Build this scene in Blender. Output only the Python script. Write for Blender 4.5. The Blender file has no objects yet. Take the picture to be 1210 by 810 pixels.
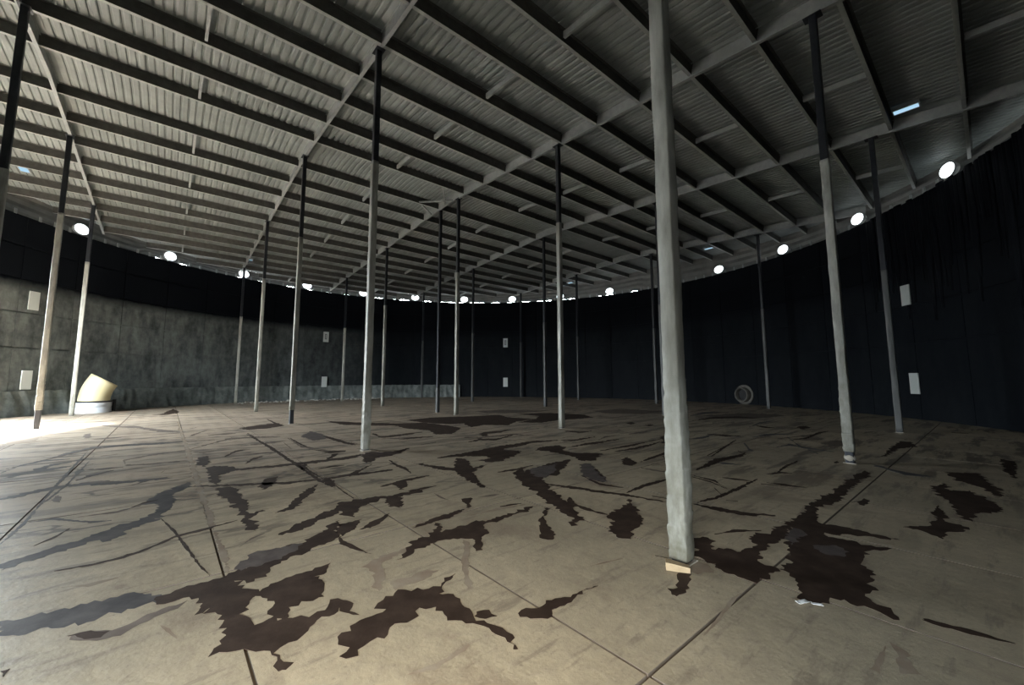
import bpy, bmesh, math, random
from mathutils import Vector, Matrix, noise
from mathutils.geometry import delaunay_2d_cdt
random.seed(7)
C = bpy.context.scene.collection
SC = bpy.context.scene

# ------------------------------------------------------------------ camera
cam = bpy.data.cameras.new('camera'); camo = bpy.data.objects.new('camera', cam); C.objects.link(camo)
cam.sensor_fit = 'HORIZONTAL'; cam.sensor_width = 36.0
cam.lens = 476.9 / 1210 * 36
cam.shift_x = 5 / 1210; cam.shift_y = -5 / 1210
cam.clip_start = 0.02; cam.clip_end = 300
camo.location = (0, 0, 1.6)
camo.rotation_euler = (math.pi/2 + 0.1017, 0.001, 0)
SC.camera = camo

# ------------------------------------------------------------------ sky, sun, exposure
W = bpy.data.worlds.new('sky'); SC.world = W; W.use_nodes = True
nt = W.node_tree; nt.nodes.clear()
wo = nt.nodes.new('ShaderNodeOutputWorld'); bg = nt.nodes.new('ShaderNodeBackground')
bg.inputs['Color'].default_value = (0.88, 0.96, 1.0, 1); bg.inputs['Strength'].default_value = SKY = 42.0
nt.links.new(bg.outputs[0], wo.inputs[0])
SC.view_settings.view_transform = 'Standard'; SC.view_settings.look = 'None'
SC.view_settings.gamma = 1; SC.view_settings.use_curve_mapping = False
SC.view_settings.exposure = 0.0
SC.cycles.max_bounces = 8; SC.cycles.diffuse_bounces = 5
SC.cycles.use_denoising = True

sun = bpy.data.lights.new('sun', 'SUN'); sun.energy = SUNE = 140.0; sun.color = (1.0, .985, .95); sun.angle = math.radians(6)
suno = bpy.data.objects.new('sun', sun); C.objects.link(suno); suno.location = (-40, 4, 30)
suno.rotation_euler = Vector((.98, .0, -.95)).to_track_quat('-Z', 'Y').to_euler()

torch = bpy.data.lights.new('hand_torch', 'SPOT'); torch.energy = 280.0; torch.color = (1.0, .83, .58); torch.spot_size = math.radians(95); torch.spot_blend = 1.0; torch.shadow_soft_size = .05
torcho = bpy.data.objects.new('hand_torch', torch); C.objects.link(torcho); torcho.location = (-.25, .05, 1.5)   # warm hand torch of the photographer
torcho.rotation_euler = Vector((-.12, 1, -.75)).to_track_quat('-Z', 'Y').to_euler()

# ------------------------------------------------------------------ geometry of the tank
CX, CY, R = -2.451, 18.839, 19.09          # centre and inner radius of the round wall
WH = 8.87                                   # wall height
TH = 0.69805                                # the rows of posts run along T, the purlins along N
N = Vector((math.cos(TH), math.sin(TH), 0)); T = Vector((-math.sin(TH), math.cos(TH), 0))
CA = N.x*CX + N.y*CY; CC = T.x*CX + T.y*CY
def ac(a, c, z=0): return N*a + T*c + Vector((0, 0, z))
def roof_z(c): return 10.318 - 0.06415*math.sqrt((c-16.6)**2 + 1)    # underside of the rafters
def chord(a, r):
    d = r*r - (a-CA)**2
    return None if d <= 0 else (CC-math.sqrt(d), CC+math.sqrt(d))
def chord_c(c, r):
    d = r*r - (c-CC)**2
    return None if d <= 0 else (CA-math.sqrt(d), CA+math.sqrt(d))
def pol(ang, r, z=0):
    g = math.radians(ang); return Vector((CX + r*math.cos(g), CY + r*math.sin(g), z))

# ------------------------------------------------------------------ materials
def mat(name, col, rough=0.6, metal=0.0, spec=0.5):
    m = bpy.data.materials.new(name); m.use_nodes = True
    b = m.node_tree.nodes['Principled BSDF']
    b.inputs['Base Color'].default_value = (*col, 1); b.inputs['Roughness'].default_value = rough
    b.inputs['Metallic'].default_value = metal; b.inputs['Specular IOR Level'].default_value = spec
    return m, m.node_tree, b
def node(t, kind, **kw):
    n = t.nodes.new('ShaderNode'+kind)
    for k, v in kw.items():
        if k in n.inputs: n.inputs[k].default_value = v
        else: setattr(n, k, v)
    return n
def world_pos(t, sx=1, sy=1, sz=1, rot=0):
    g = node(t, 'NewGeometry'); m = node(t, 'Mapping', vector_type='POINT')
    r = node(t, 'VectorRotate', rotation_type='Z_AXIS'); r.inputs['Angle'].default_value = rot
    t.links.new(g.outputs['Position'], r.inputs['Vector'])
    t.links.new(r.outputs[0], m.inputs['Vector']); m.inputs['Scale'].default_value = (sx, sy, sz)
    return m.outputs[0]
def noise_fac(t, vec, scale, lo, hi, detail=6, rough=0.6):
    n = node(t, 'TexNoise'); n.inputs['Scale'].default_value = scale; n.inputs['Detail'].default_value = detail
    n.inputs['Roughness'].default_value = rough
    t.links.new(vec, n.inputs['Vector'])
    r = node(t, 'MapRange'); r.inputs['From Min'].default_value = lo; r.inputs['From Max'].default_value = hi
    t.links.new(n.outputs['Fac'], r.inputs['Value'])
    return r.outputs[0], n.outputs['Fac']
def mix(t, fac, a, b):
    m = node(t, 'Mix', data_type='RGBA')
    for s, v in ((0, fac), (6, a), (7, b)):
        if isinstance(v, (tuple, list)): m.inputs[s].default_value = (*v, 1)
        elif isinstance(v, (int, float)): m.inputs[s].default_value = v
        else: t.links.new(v, m.inputs[s])
    return m.outputs[2]
def maths(t, op, a, b=0.0):
    m = node(t, 'Math', operation=op)
    for s, v in ((0, a), (1, b)):
        if isinstance(v, (int, float)): m.inputs[s].default_value = v
        else: t.links.new(v, m.inputs[s])
    return m.outputs[0]
def bump(t, b, h, strength=0.3, dist=0.02):
    n = node(t, 'Bump'); n.inputs['Strength'].default_value = strength; n.inputs['Distance'].default_value = dist
    t.links.new(h, n.inputs['Height']); t.links.new(n.outputs[0], b.inputs['Normal'])

# concrete floor slabs, in the axes of the slab grid (x = across, y = along)
M_floor, t, b = mat('concrete_slab', (.4, .38, .33), .5, spec=.5)
v = world_pos(t, rot=-TH)
f1, n1 = noise_fac(t, v, 1.1, .35, .68)
f2, n2 = noise_fac(t, v, 9, .35, .75, 8, .7)
col = mix(t, f1, (.60, .505, .355), (.43, .36, .25))
col = mix(t, maths(t, 'MULTIPLY', f2, .55), col, (.22, .18, .14))
vs = world_pos(t, .22, 1.1, 1, -TH)                                # smeared across the slabs
f3, n3 = noise_fac(t, vs, 1.9, .515, .575, 8, .66)
sep = node(t, 'SeparateXYZ'); t.links.new(v, sep.inputs[0])
far = node(t, 'MapRange'); far.inputs['From Min'].default_value = 4; far.inputs['From Max'].default_value = 10
t.links.new(sep.outputs['Y'], far.inputs['Value'])
right = node(t, 'MapRange'); right.inputs['From Min'].default_value = 4.5; right.inputs['From Max'].default_value = 9
t.links.new(sep.outputs['X'], right.inputs['Value'])
zone = maths(t, 'MAXIMUM', far.outputs[0], maths(t, 'MULTIPLY', right.outputs[0], .9))
red = node(t, 'MapRange'); red.inputs['From Min'].default_value = 6; red.inputs['From Max'].default_value = 10
t.links.new(sep.outputs['Y'], red.inputs['Value'])
col = mix(t, maths(t, 'MULTIPLY', red.outputs[0], .55), col, (.50, .385, .305))
col = mix(t, maths(t, 'MULTIPLY', maths(t, 'MULTIPLY', f3, zone), .9), col, (.06, .042, .035))
f4, n4 = noise_fac(t, vs, 5.5, .55, .63, 7, .68)
col = mix(t, maths(t, 'MULTIPLY', f4, .6), col, (.15, .115, .09))
f5, n5 = noise_fac(t, world_pos(t, 1, .5, 1, -TH), .8, .53, .61, 10, .74)   # dried brown films of residue
col = mix(t, maths(t, 'MULTIPLY', f5, .6), col, (.235, .17, .12))
n7 = node(t, 'TexNoise'); n7.inputs['Scale'].default_value = .75; n7.inputs['Detail'].default_value = 5; n7.inputs['Roughness'].default_value = .55   # meandering dark trickle lines
t.links.new(world_pos(t, .5, 1.25, 1, -TH), n7.inputs['Vector'])
ln = node(t, 'MapRange'); ln.inputs['From Min'].default_value = .018; ln.inputs['From Max'].default_value = .008
t.links.new(maths(t, 'ABSOLUTE', maths(t, 'SUBTRACT', n7.outputs['Fac'], .5)), ln.inputs['Value'])
lz = node(t, 'MapRange'); lz.inputs['From Min'].default_value = 3.6; lz.inputs['From Max'].default_value = 6; t.links.new(sep.outputs['Y'], lz.inputs['Value'])
fm, nm_ = noise_fac(t, v, .55, .42, .52, 2, .5)
col = mix(t, maths(t, 'MULTIPLY', maths(t, 'MULTIPLY', ln.outputs[0], fm), maths(t, 'MULTIPLY', lz.outputs[0], .85)), col, (.06, .046, .04))
ch = node(t, 'TexWave', wave_type='BANDS', bands_direction='X'); ch.inputs['Scale'].default_value = .85; ch.inputs['Distortion'].default_value = .6; t.links.new(v, ch.inputs['Vector'])
cv = node(t, 'TexWave', wave_type='BANDS', bands_direction='Y'); cv.inputs['Scale'].default_value = .85; cv.inputs['Distortion'].default_value = .6; t.links.new(v, cv.inputs['Vector'])
zl = node(t, 'MapRange'); zl.inputs['From Min'].default_value = 6.5; zl.inputs['From Max'].default_value = 3.5; t.links.new(sep.outputs['X'], zl.inputs['Value'])
grid = maths(t, 'MULTIPLY', maths(t, 'MULTIPLY', ch.outputs['Fac'], cv.outputs['Fac']), maths(t, 'MULTIPLY', red.outputs[0], zl.outputs[0]))
col = mix(t, maths(t, 'MULTIPLY', grid, .45), col, (.55, .47, .39))
oi = node(t, 'ObjectInfo'); tint = node(t, 'MapRange'); tint.inputs['To Min'].default_value = .0; tint.inputs['To Max'].default_value = .42
t.links.new(oi.outputs['Random'], tint.inputs['Value'])
col = mix(t, tint.outputs[0], col, (.30, .265, .20))
f6, n6 = noise_fac(t, v, 26, .62, .72, 3, .5)
col = mix(t, maths(t, 'MULTIPLY', f6, .4), col, (.16, .13, .105))
t.links.new(col, b.inputs['Base Color'])
bump(t, b, n2, .35, .02)

M_joint, t, b = mat('joint_grime', (.15, .122, .098), .85)
def stain_mat(name, c1, c2, rough, sc):
    m, t, b = mat(name, c1, rough, spec=.22)
    f, n = noise_fac(t, world_pos(t), sc, .4, .66)
    t.links.new(mix(t, f, c1, c2), b.inputs['Base Color']); bump(t, b, n, .4, .01)
    return m
M_st = {'d': stain_mat('wet_sludge', (.030, .0175, .0115), (.056, .036, .026), .75, 5),
        'g': stain_mat('damp_residue', (.062, .060, .064), (.125, .118, .118), .45, 4),
        'p': stain_mat('purple_residue', (.085, .070, .066), (.135, .115, .108), .6, 6),
        'r': stain_mat('drying_residue', (.13, .105, .088), (.2, .165, .14), .7, 5),
        'f': stain_mat('faint_residue', (.26, .20, .15), (.34, .29, .225), .75, 4)}

# wall panels: black lining, dusted grey up to the old fill level at six metres
M_wall, t, b = mat('black_lining', (.012, .015, .018), .75, spec=.12)
v = world_pos(t, 1, 1, .35)
f1, n1 = noise_fac(t, v, 1.7, .36, .74, 8, .65)
f2, n2 = noise_fac(t, world_pos(t), 3.5, .40, .8, 6, .6)
g = node(t, 'NewGeometry'); sep = node(t, 'SeparateXYZ'); t.links.new(g.outputs['Position'], sep.inputs[0])
lev = node(t, 'MapRange'); lev.inputs['From Min'].default_value = 6.25; lev.inputs['From Max'].default_value = 5.75
t.links.new(maths(t, 'ADD', sep.outputs['Z'], maths(t, 'MULTIPLY', n1, .5)), lev.inputs['Value'])
low = node(t, 'MapRange'); low.inputs['From Min'].default_value = 4.5; low.inputs['From Max'].default_value = 0
t.links.new(sep.outputs['Z'], low.inputs['Value'])
west = node(t, 'MapRange'); west.inputs['From Min'].default_value = -10.5; west.inputs['From Max'].default_value = -20.5  # dust faded out away from the left, light falloff painted into the wall
t.links.new(sep.outputs['X'], west.inputs['Value'])
d = maths(t, 'MULTIPLY', maths(t, 'ADD', maths(t, 'ADD', maths(t, 'MULTIPLY', f1, .6), .22), maths(t, 'MULTIPLY', f2, .3)), lev.outputs[0])
d = maths(t, 'MULTIPLY', d, maths(t, 'ADD', maths(t, 'MULTIPLY', west.outputs[0], .96), .04))
t.links.new(mix(t, d, (.0035, .0052, .0085), (.20, .225, .22)), b.inputs['Base Color'])
bump(t, b, n2, .25, .03)

M_skirt, t, b = mat('dusty_membrane', (.12, .135, .13), .6)
f1, n1 = noise_fac(t, world_pos(t), 2.2, .35, .7)
t.links.new(mix(t, f1, (.07, .085, .082), (.19, .21, .20)), b.inputs['Base Color']); bump(t, b, n1, .6, .08)

def metal(name, c1, c2, rough, m_, sc=6):
    m, t, b = mat(name, c1, rough, m_)
    f, n = noise_fac(t, world_pos(t), sc, .35, .7)
    t.links.new(mix(t, f, c1, c2), b.inputs['Base Color']); bump(t, b, n, .12, .01)
    return m
M_sheet = metal('roof_sheet_grey', (.20, .222, .218), (.27, .297, .292), .55, 0, 1.5)
M_clad = metal('dull_cladding', (.17, .172, .165), (.24, .24, .23), .5, .1, 1.5)
M_purlin = metal('shaded_purlin', (.075, .075, .07), (.115, .115, .108), .6, .1)  # web darkened: its unlit side is put into the colour
M_flange = metal('lit_flange', (.32, .335, .325), (.42, .435, .42), .45, .1)  # paler purlin tone, light caught by the lower lip painted in
M_rafter = metal('galvanised_rafter', (.30, .318, .318), (.38, .40, .40), .5, .15)
M_steel = metal('dark_painted_steel', (.018, .022, .03), (.03, .034, .042), .5, .2)
M_wrap, t, b = mat('pale_film', (.45, .46, .44), .45, spec=.4)
f1, n1 = noise_fac(t, world_pos(t, 1, 1, .25), 7, .35, .72)
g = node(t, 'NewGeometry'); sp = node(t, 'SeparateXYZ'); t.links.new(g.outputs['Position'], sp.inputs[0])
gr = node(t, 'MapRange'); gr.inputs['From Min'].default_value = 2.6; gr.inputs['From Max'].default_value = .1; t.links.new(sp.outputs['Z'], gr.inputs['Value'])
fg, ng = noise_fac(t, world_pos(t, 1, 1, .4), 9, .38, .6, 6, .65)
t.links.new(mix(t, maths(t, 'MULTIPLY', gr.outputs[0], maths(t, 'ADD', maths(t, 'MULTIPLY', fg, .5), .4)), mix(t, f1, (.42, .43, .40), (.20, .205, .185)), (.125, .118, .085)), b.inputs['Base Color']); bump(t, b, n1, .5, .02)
M_dim, t, b = mat('shaded_film', (.1, .105, .1), .5, spec=.4)  # darker copy of the film, weak light on these posts put into the colour
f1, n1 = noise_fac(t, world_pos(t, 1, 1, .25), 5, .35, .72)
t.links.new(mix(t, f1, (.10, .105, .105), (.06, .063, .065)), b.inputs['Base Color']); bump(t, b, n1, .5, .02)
M_conc, t, b = mat('footing_concrete', (.38, .35, .3), .8)
M_yellow, t, b = mat('yellow_pipe', (.66, .55, .27), .45)
f1, n1 = noise_fac(t, world_pos(t), 2.5, .4, .75)
t.links.new(mix(t, f1, (.74, .66, .40), (.68, .61, .42)), b.inputs['Base Color'])
M_collar = metal('pale_collar', (.55, .58, .62), (.66, .68, .70), .45, 0)
M_dark, t, b = mat('dark_rubber', (.02, .02, .022), .6)
M_tag, t, b = mat('white_plate', (.62, .66, .64), .4)
M_print, t, b = mat('grey_print', (.12, .13, .14), .6)
M_wood = metal('raw_timber', (.36, .27, .16), (.44, .34, .21), .7, 0, 12)
M_stone = metal('rubble_stone', (.38, .36, .33), (.62, .60, .56), .8, 0, 9)
M_paper, t, b = mat('white_scrap', (.8, .82, .84), .5)
M_pipe = metal('dusty_pipe', (.09, .085, .075), (.15, .14, .12), .6, 0)
M_soil = metal('yard_gravel', (.022, .022, .021), (.034, .033, .031), .9, 0, 3)
def emit(name, col, s):
    m = bpy.data.materials.new(name); m.use_nodes = True; t = m.node_tree; t.nodes.clear()
    o = node(t, 'OutputMaterial'); e = node(t, 'Emission'); e.inputs['Color'].default_value = (*col, 1); e.inputs['Strength'].default_value = s
    t.links.new(e.outputs[0], o.inputs[0]); return m
M_lamp = emit('lamp_lens', (.90, .97, 1.0), 3.5)
M_sky_pane = emit('skylight_pane', (.50, .78, 1.0), 0.9)  # emission stands in for daylight through the pane

# ------------------------------------------------------------------ helpers
def obj(name, bm, m, parent=None, smooth=False):
    me = bpy.data.meshes.new(name); bm.to_mesh(me); bm.free()
    if smooth:
        for p in me.polygons: p.use_smooth = True
    me.materials.append(m)
    o = bpy.data.objects.new(name, me); C.objects.link(o)
    if parent: o.parent = parent
    return o
def share(o, parent=None):
    c = o.copy(); C.objects.link(c); c.parent = parent if parent else o.parent
    return c
def empty(name, loc=(0, 0, 0)):
    o = bpy.data.objects.new(name, None); o.empty_display_size = .2; C.objects.link(o); o.location = loc; return o
def tag(o, label, cat, group=None):
    o['label'] = label; o['category'] = cat
    if group: o['group'] = group
    return o
def struct(o, label=None):
    o['kind'] = 'structure'
    if label: o['label'] = label
    return o
def box(bm, x0, x1, y0, y1, z0, z1, M=None):
    vs = [bm.verts.new((x, y, z)) for z in (z0, z1) for x, y in ((x0, y0), (x1, y0), (x1, y1), (x0, y1))]
    for f in ((3, 2, 1, 0), (4, 5, 6, 7), (0, 1, 5, 4), (1, 2, 6, 5), (2, 3, 7, 6), (3, 0, 4, 7)):
        bm.faces.new([vs[i] for i in f])
    if M: bmesh.ops.transform(bm, matrix=M, verts=vs)
    return vs
def prism(bm, pts, z0, z1):
    lo = [bm.verts.new((x, y, z0)) for x, y in pts]; hi = [bm.verts.new((x, y, z1)) for x, y in pts]
    n = len(pts); bm.faces.new(hi); bm.faces.new(lo[::-1])
    for i in range(n): bm.faces.new((lo[i], lo[(i+1) % n], hi[(i+1) % n], hi[i]))
def loft(bm, rings, close=True, caps=True):
    V = [[bm.verts.new(p) for p in r] for r in rings]; n = len(rings[0])
    for a, b_ in zip(V, V[1:]):
        for i in range(n if close else n-1):
            j = (i+1) % n; bm.faces.new((a[i], a[j], b_[j], b_[i]))
    if caps and close: bm.faces.new(V[0][::-1]); bm.faces.new(V[-1])
    return V
def arc_slab(bm, a0, a1, r0, r1, z0, z1, seg):                      # a curved block of the round wall
    rings = []
    for k in range(seg+1):
        g = a0 + (a1-a0)*k/seg
        rings.append([pol(g, r0, z0), pol(g, r1, z0), pol(g, r1, z1), pol(g, r0, z1)])
    loft(bm, rings)

# outlines of the sludge stains on the floor, in metres: d wet, g damp, r drying, f faint
STAINS = [
('g',[(-3.19,2.71),(-2.95,2.78),(-2.76,2.87),(-2.67,3.01),(-2.52,3.08),(-2.57,3.17),(-2.68,3.21),(-2.87,3.2),(-3.02,3.07),(-3.22,2.96),(-3.39,2.87)]),
('d',[(-2.52,3.08),(-2.42,3.11),(-2.28,3.14),(-2.2,3.21),(-2.19,3.41),(-2.02,3.4),(-2.02,3.59),(-2.01,3.76),(-1.89,3.88),(-1.87,4.03),(-1.72,4.3),(-1.94,4.81),(-1.98,4.48),(-2.02,4.16),(-2.12,4.13),(-2.19,3.81),(-2.29,3.56),(-2.4,3.4),(-2.51,3.28),(-2.6,3.17)]),
('p',[(-2.24,3.57),(-2.14,3.68),(-2.03,3.92),(-2.02,4.16),(-2.16,4.08),(-2.34,3.91),(-2.35,3.71)]),
('d',[(-2.14,3.03),(-2.0,2.93),(-1.81,2.8),(-1.71,2.7),(-1.6,2.73),(-1.68,2.84),(-1.78,2.93),(-1.85,3.07),(-1.88,3.24),(-2.05,3.36),(-2.24,3.44),(-2.3,3.28),(-2.29,3.14)]),
('d',[(-1.61,2.55),(-1.49,2.56),(-1.38,2.53),(-1.26,2.39),(-1.23,2.41),(-1.37,2.6),(-1.29,2.66),(-1.26,2.76),(-1.26,2.91),(-1.17,2.98),(-1.24,3.14),(-1.32,2.97),(-1.41,2.93),(-1.5,2.89),(-1.61,2.89),(-1.66,2.82),(-1.75,2.76),(-1.77,2.66),(-1.74,2.52)]),
('d',[(-1.67,3.03),(-1.6,2.87),(-1.49,2.87),(-1.55,3.03),(-1.5,3.11),(-1.36,3.17),(-1.41,3.29),(-1.6,3.47),(-1.54,3.6),(-1.56,3.72),(-1.64,3.62),(-1.71,3.53),(-1.85,3.39),(-1.88,3.24)]),
('d',[(-2.1,2.96),(-2.1,3.03),(-2.17,3.1),(-2.17,3.03),(-2.14,2.93)]),
('r',[(-2.63,2.66),(-2.53,2.66),(-2.43,2.71),(-2.42,2.83),(-2.32,3.01),(-2.33,3.12),(-2.43,3.01),(-2.49,2.87),(-2.54,2.76),(-2.67,2.76),(-2.78,2.71)]),
('d',[(-2.62,2.67),(-2.54,2.69),(-2.55,2.76),(-2.67,2.76),(-2.76,2.71)]),
('g',[(-4.27,3.58),(-4.22,3.77),(-4.19,4.02),(-4.14,4.22),(-3.97,4.22),(-4.05,4.64),(-4.02,4.86),(-4.24,4.98),(-4.26,4.75),(-4.3,4.45),(-4.36,4.18),(-4.38,3.91),(-4.43,3.7)]),
('g',[(-4.51,5.43),(-4.2,4.94),(-4.04,4.86),(-4.26,5.29),(-4.66,5.86),(-4.84,6.41),(-5.05,6.55),(-4.98,6.22),(-4.92,5.86),(-4.74,5.4)]),
('d',[(-3.81,3.57),(-3.62,3.66),(-3.48,3.79),(-3.41,4.0),(-3.39,4.29),(-3.22,4.52),(-3.09,4.8),(-3.1,4.81),(-3.27,4.57),(-3.43,4.34),(-3.45,4.04),(-3.53,3.83),(-3.66,3.69),(-3.82,3.57)]),
('d',[(-4.01,4.85),(-3.51,4.42),(-3.01,3.97),(-2.63,3.63),(-2.45,3.49),(-2.45,3.5),(-2.64,3.66),(-3.02,4.01),(-3.53,4.48),(-4.02,4.87)]),
('d',[(-5.86,7.81),(-5.61,7.66),(-5.84,8.12),(-6.34,8.71),(-6.34,8.46)]),
('d',[(-4.7,6.56),(-4.42,6.35),(-4.84,7.0),(-4.85,7.49),(-5.06,7.66),(-5.47,7.72),(-5.47,7.52)]),
('d',[(-3.94,5.73),(-3.6,5.43),(-3.23,5.04),(-2.83,4.55),(-2.67,4.48),(-2.94,4.81),(-3.02,5.16),(-3.11,5.04),(-3.31,5.3),(-3.77,5.9),(-4.16,6.26),(-4.32,6.16)]),
('g',[(-6.84,5.63),(-6.72,5.91),(-6.64,6.28),(-6.13,6.38),(-5.77,6.54),(-5.53,6.75),(-5.56,6.79),(-5.91,6.69),(-6.27,6.52),(-6.79,6.41),(-6.86,6.03),(-6.88,5.66)]),
('g',[(-8.52,6.97),(-8.24,7.16),(-8.5,7.71),(-8.56,8.42),(-8.61,8.47),(-8.71,7.88),(-8.42,7.31),(-8.56,7.01)]),
('d',[(-4.8,6.24),(-4.13,6.3),(-3.43,6.4),(-2.78,6.83),(-2.79,6.87),(-3.5,6.52),(-4.21,6.41),(-4.82,6.27)]),
('d',[(-4.92,7.37),(-4.17,7.74),(-3.45,8.45),(-3.47,8.49),(-4.25,7.89),(-4.94,7.4)]),
('r',[(-7.34,9.46),(-7.69,8.9),(-7.74,8.34),(-7.14,7.74),(-6.75,7.83),(-6.4,8.27),(-6.42,8.3),(-6.86,7.95),(-7.25,7.86),(-7.61,8.21),(-7.55,8.74),(-7.31,9.42)]),
('r',[(-9.0,7.35),(-9.25,8.37),(-9.67,9.8),(-8.4,10.58),(-7.81,10.96),(-7.86,11.02),(-8.58,10.81),(-9.87,9.99),(-9.41,8.51),(-9.03,7.38)]),
('r',[(-7.31,9.42),(-7.51,11.18),(-6.41,11.47),(-6.45,11.54),(-7.69,11.43),(-7.34,9.46)]),
('d',[(-2.72,5.1),(-2.68,5.27),(-2.76,5.87),(-2.93,6.42),(-2.92,5.9),(-2.78,5.3),(-2.8,5.04)]),
('d',[(-2.25,4.45),(-2.15,4.75),(-2.06,5.1),(-2.14,5.3),(-2.27,4.92),(-2.36,4.65),(-2.38,4.36)]),
('f',[(-12.64,15.65),(-7.29,9.33),(-4.97,6.61),(-3.83,5.26),(-3.07,4.38),(-2.65,3.9),(-2.32,3.52),(-2.32,3.53),(-2.62,3.93),(-3.06,4.43),(-3.81,5.33),(-4.97,6.71),(-7.36,9.56),(-12.72,15.82)]),
('d',[(-7.79,12.3),(-5.71,9.8),(-4.63,8.55),(-3.73,7.46),(-2.93,6.51),(-2.56,6.16),(-2.57,6.18),(-2.96,6.62),(-3.77,7.6),(-4.71,8.74),(-5.83,10.04),(-7.84,12.4)]),
('d',[(-3.57,6.11),(-3.59,6.36),(-3.81,6.89),(-3.91,6.78),(-3.76,6.26)]),
('g',[(-4.96,4.13),(-5.41,4.72),(-6.5,5.94),(-7.47,7.06),(-9.54,9.4),(-9.6,9.45),(-7.63,7.17),(-6.61,6.01),(-5.49,4.77),(-4.98,4.14)]),
('g',[(-5.4,4.74),(-5.21,4.82),(-4.68,4.72),(-4.53,4.79),(-4.55,4.81),(-4.75,4.78),(-5.29,4.89),(-5.42,4.75)]),
('r',[(-5.04,4.91),(-4.72,5.07),(-4.69,5.35),(-4.71,5.37),(-4.78,5.13),(-5.05,4.92)]),
('r',[(-6.87,6.64),(-6.96,7.05),(-6.98,7.36),(-7.02,7.4),(-7.12,7.19),(-6.91,6.67)]),
('d',[(-4.59,4.09),(-4.61,4.29),(-4.73,4.54),(-4.74,4.55),(-4.66,4.33),(-4.6,4.1)]),
('d',[(-2.74,2.36),(-2.73,2.36),(-2.77,2.42),(-2.8,2.4)]),
('r',[(-13.55,14.0),(-12.81,14.06),(-10.92,12.8),(-10.1,12.69),(-10.16,12.77),(-11.2,13.14),(-13.18,14.46),(-13.65,14.1)]),
('d',[(-15.62,18.87),(-16.13,20.01),(-18.18,22.26),(-17.36,20.85),(-15.77,18.51)]),
('f',[(-2.3,2.83),(-2.18,2.75),(-2.05,2.68),(-2.05,2.68),(-2.18,2.78),(-2.31,2.84)]),
('f',[(-3.46,3.3),(-3.26,3.31),(-3.16,3.45),(-3.18,3.46),(-3.31,3.36),(-3.47,3.31)]),
('r',[(-2.58,4.06),(-2.58,4.25),(-2.54,4.4),(-2.55,4.41),(-2.61,4.29),(-2.58,4.07)]),
('r',[(-5.88,8.62),(-6.07,9.28),(-5.92,9.52),(-5.95,9.56),(-6.18,9.44),(-5.9,8.66)]),
('r',[(-4.98,7.89),(-5.14,8.4),(-5.1,8.55),(-5.12,8.59),(-5.23,8.53),(-5.0,7.91)]),
('f',[(-12.62,10.39),(-12.28,10.67),(-13.47,11.94),(-13.99,12.94),(-15.55,13.1),(-14.72,11.93)]),
('r',[(-12.36,13.82),(-10.61,12.81),(-10.04,12.69),(-10.11,12.77),(-10.89,13.14),(-12.44,13.91)]),
('r',[(-6.03,11.28),(-4.92,9.81),(-3.87,9.22),(-3.89,9.27),(-5.02,10.04),(-6.06,11.35)]),
('d',[(-8.34,13.16),(-7.91,13.52),(-7.79,14.3),(-8.51,15.17),(-8.84,14.5),(-8.9,13.61)]),
('d',[(-2.01,4.98),(-1.8,4.9),(-1.89,5.3),(-1.77,5.47),(-1.5,5.74),(-1.22,5.94),(-1.3,6.08),(-1.64,5.77),(-2.0,5.62),(-2.21,5.47)]),
('d',[(-1.71,4.27),(-1.66,4.48),(-1.68,4.83),(-1.87,4.65)]),
('d',[(-1.65,4.13),(-1.32,3.92),(-1.25,3.9),(-1.47,4.07),(-1.72,4.3)]),
('d',[(-0.88,3.92),(-0.77,4.15),(-0.62,4.23),(-0.36,4.28),(-0.2,4.39),(-0.24,4.69),(0.06,4.93),(0.32,5.31),(-0.02,4.99),(-0.25,4.76),(-0.4,4.76),(-0.69,4.43),(-0.75,4.68),(-0.81,4.71),(-0.79,4.43),(-0.91,4.23),(-0.95,3.92),(-0.98,3.77)]),
('d',[(-0.3,3.96),(-0.24,3.99),(-0.27,4.3),(-0.36,4.29)]),
('d',[(-1.03,2.63),(-0.96,2.6),(-0.98,2.52),(-0.89,2.53),(-0.85,2.65),(-0.76,2.68),(-0.77,2.8),(-0.64,2.87),(-0.64,2.97),(-0.51,3.03),(-0.35,2.87),(-0.16,2.8),(-0.01,2.69),(0.03,2.58),(0.06,2.58),(0.03,2.72),(-0.05,2.77),(-0.22,2.91),(-0.3,3.03),(-0.41,3.19),(-0.53,3.21),(-0.43,3.52),(-0.61,3.29),(-0.78,3.26),(-0.91,3.12),(-0.94,3.03),(-0.81,3.03),(-0.87,2.97),(-0.99,2.87),(-1.06,2.7)]),
('d',[(-0.23,2.91),(-0.15,2.89),(-0.07,2.92),(-0.13,2.99),(-0.22,2.97)]),
('d',[(0.15,2.88),(0.26,2.89),(0.31,2.99),(0.48,3.12),(0.7,3.33),(0.38,3.15),(0.28,3.11),(0.24,3.04),(0.13,3.01),(0.07,2.95)]),
('d',[(0.27,6.27),(0.4,5.88),(0.57,5.31),(0.76,4.87),(0.69,4.61),(0.88,4.82),(0.8,5.18),(0.77,5.52),(0.62,6.18),(0.57,6.8),(0.87,7.03),(1.24,8.32),(0.72,7.84),(0.32,7.28),(0.11,7.03)]),
('d',[(0.32,4.28),(0.45,4.23),(0.5,4.37),(0.42,4.82),(0.5,5.24),(0.4,5.05),(0.34,4.51)]),
('d',[(1.12,4.28),(1.23,4.25),(1.33,4.46),(1.54,4.77),(1.63,5.6),(1.38,5.18),(1.16,4.93),(1.23,4.76),(1.04,4.53)]),
('d',[(0.8,5.44),(0.96,5.13),(1.17,4.98),(1.18,5.0),(0.98,5.23),(0.81,5.46)]),
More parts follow.
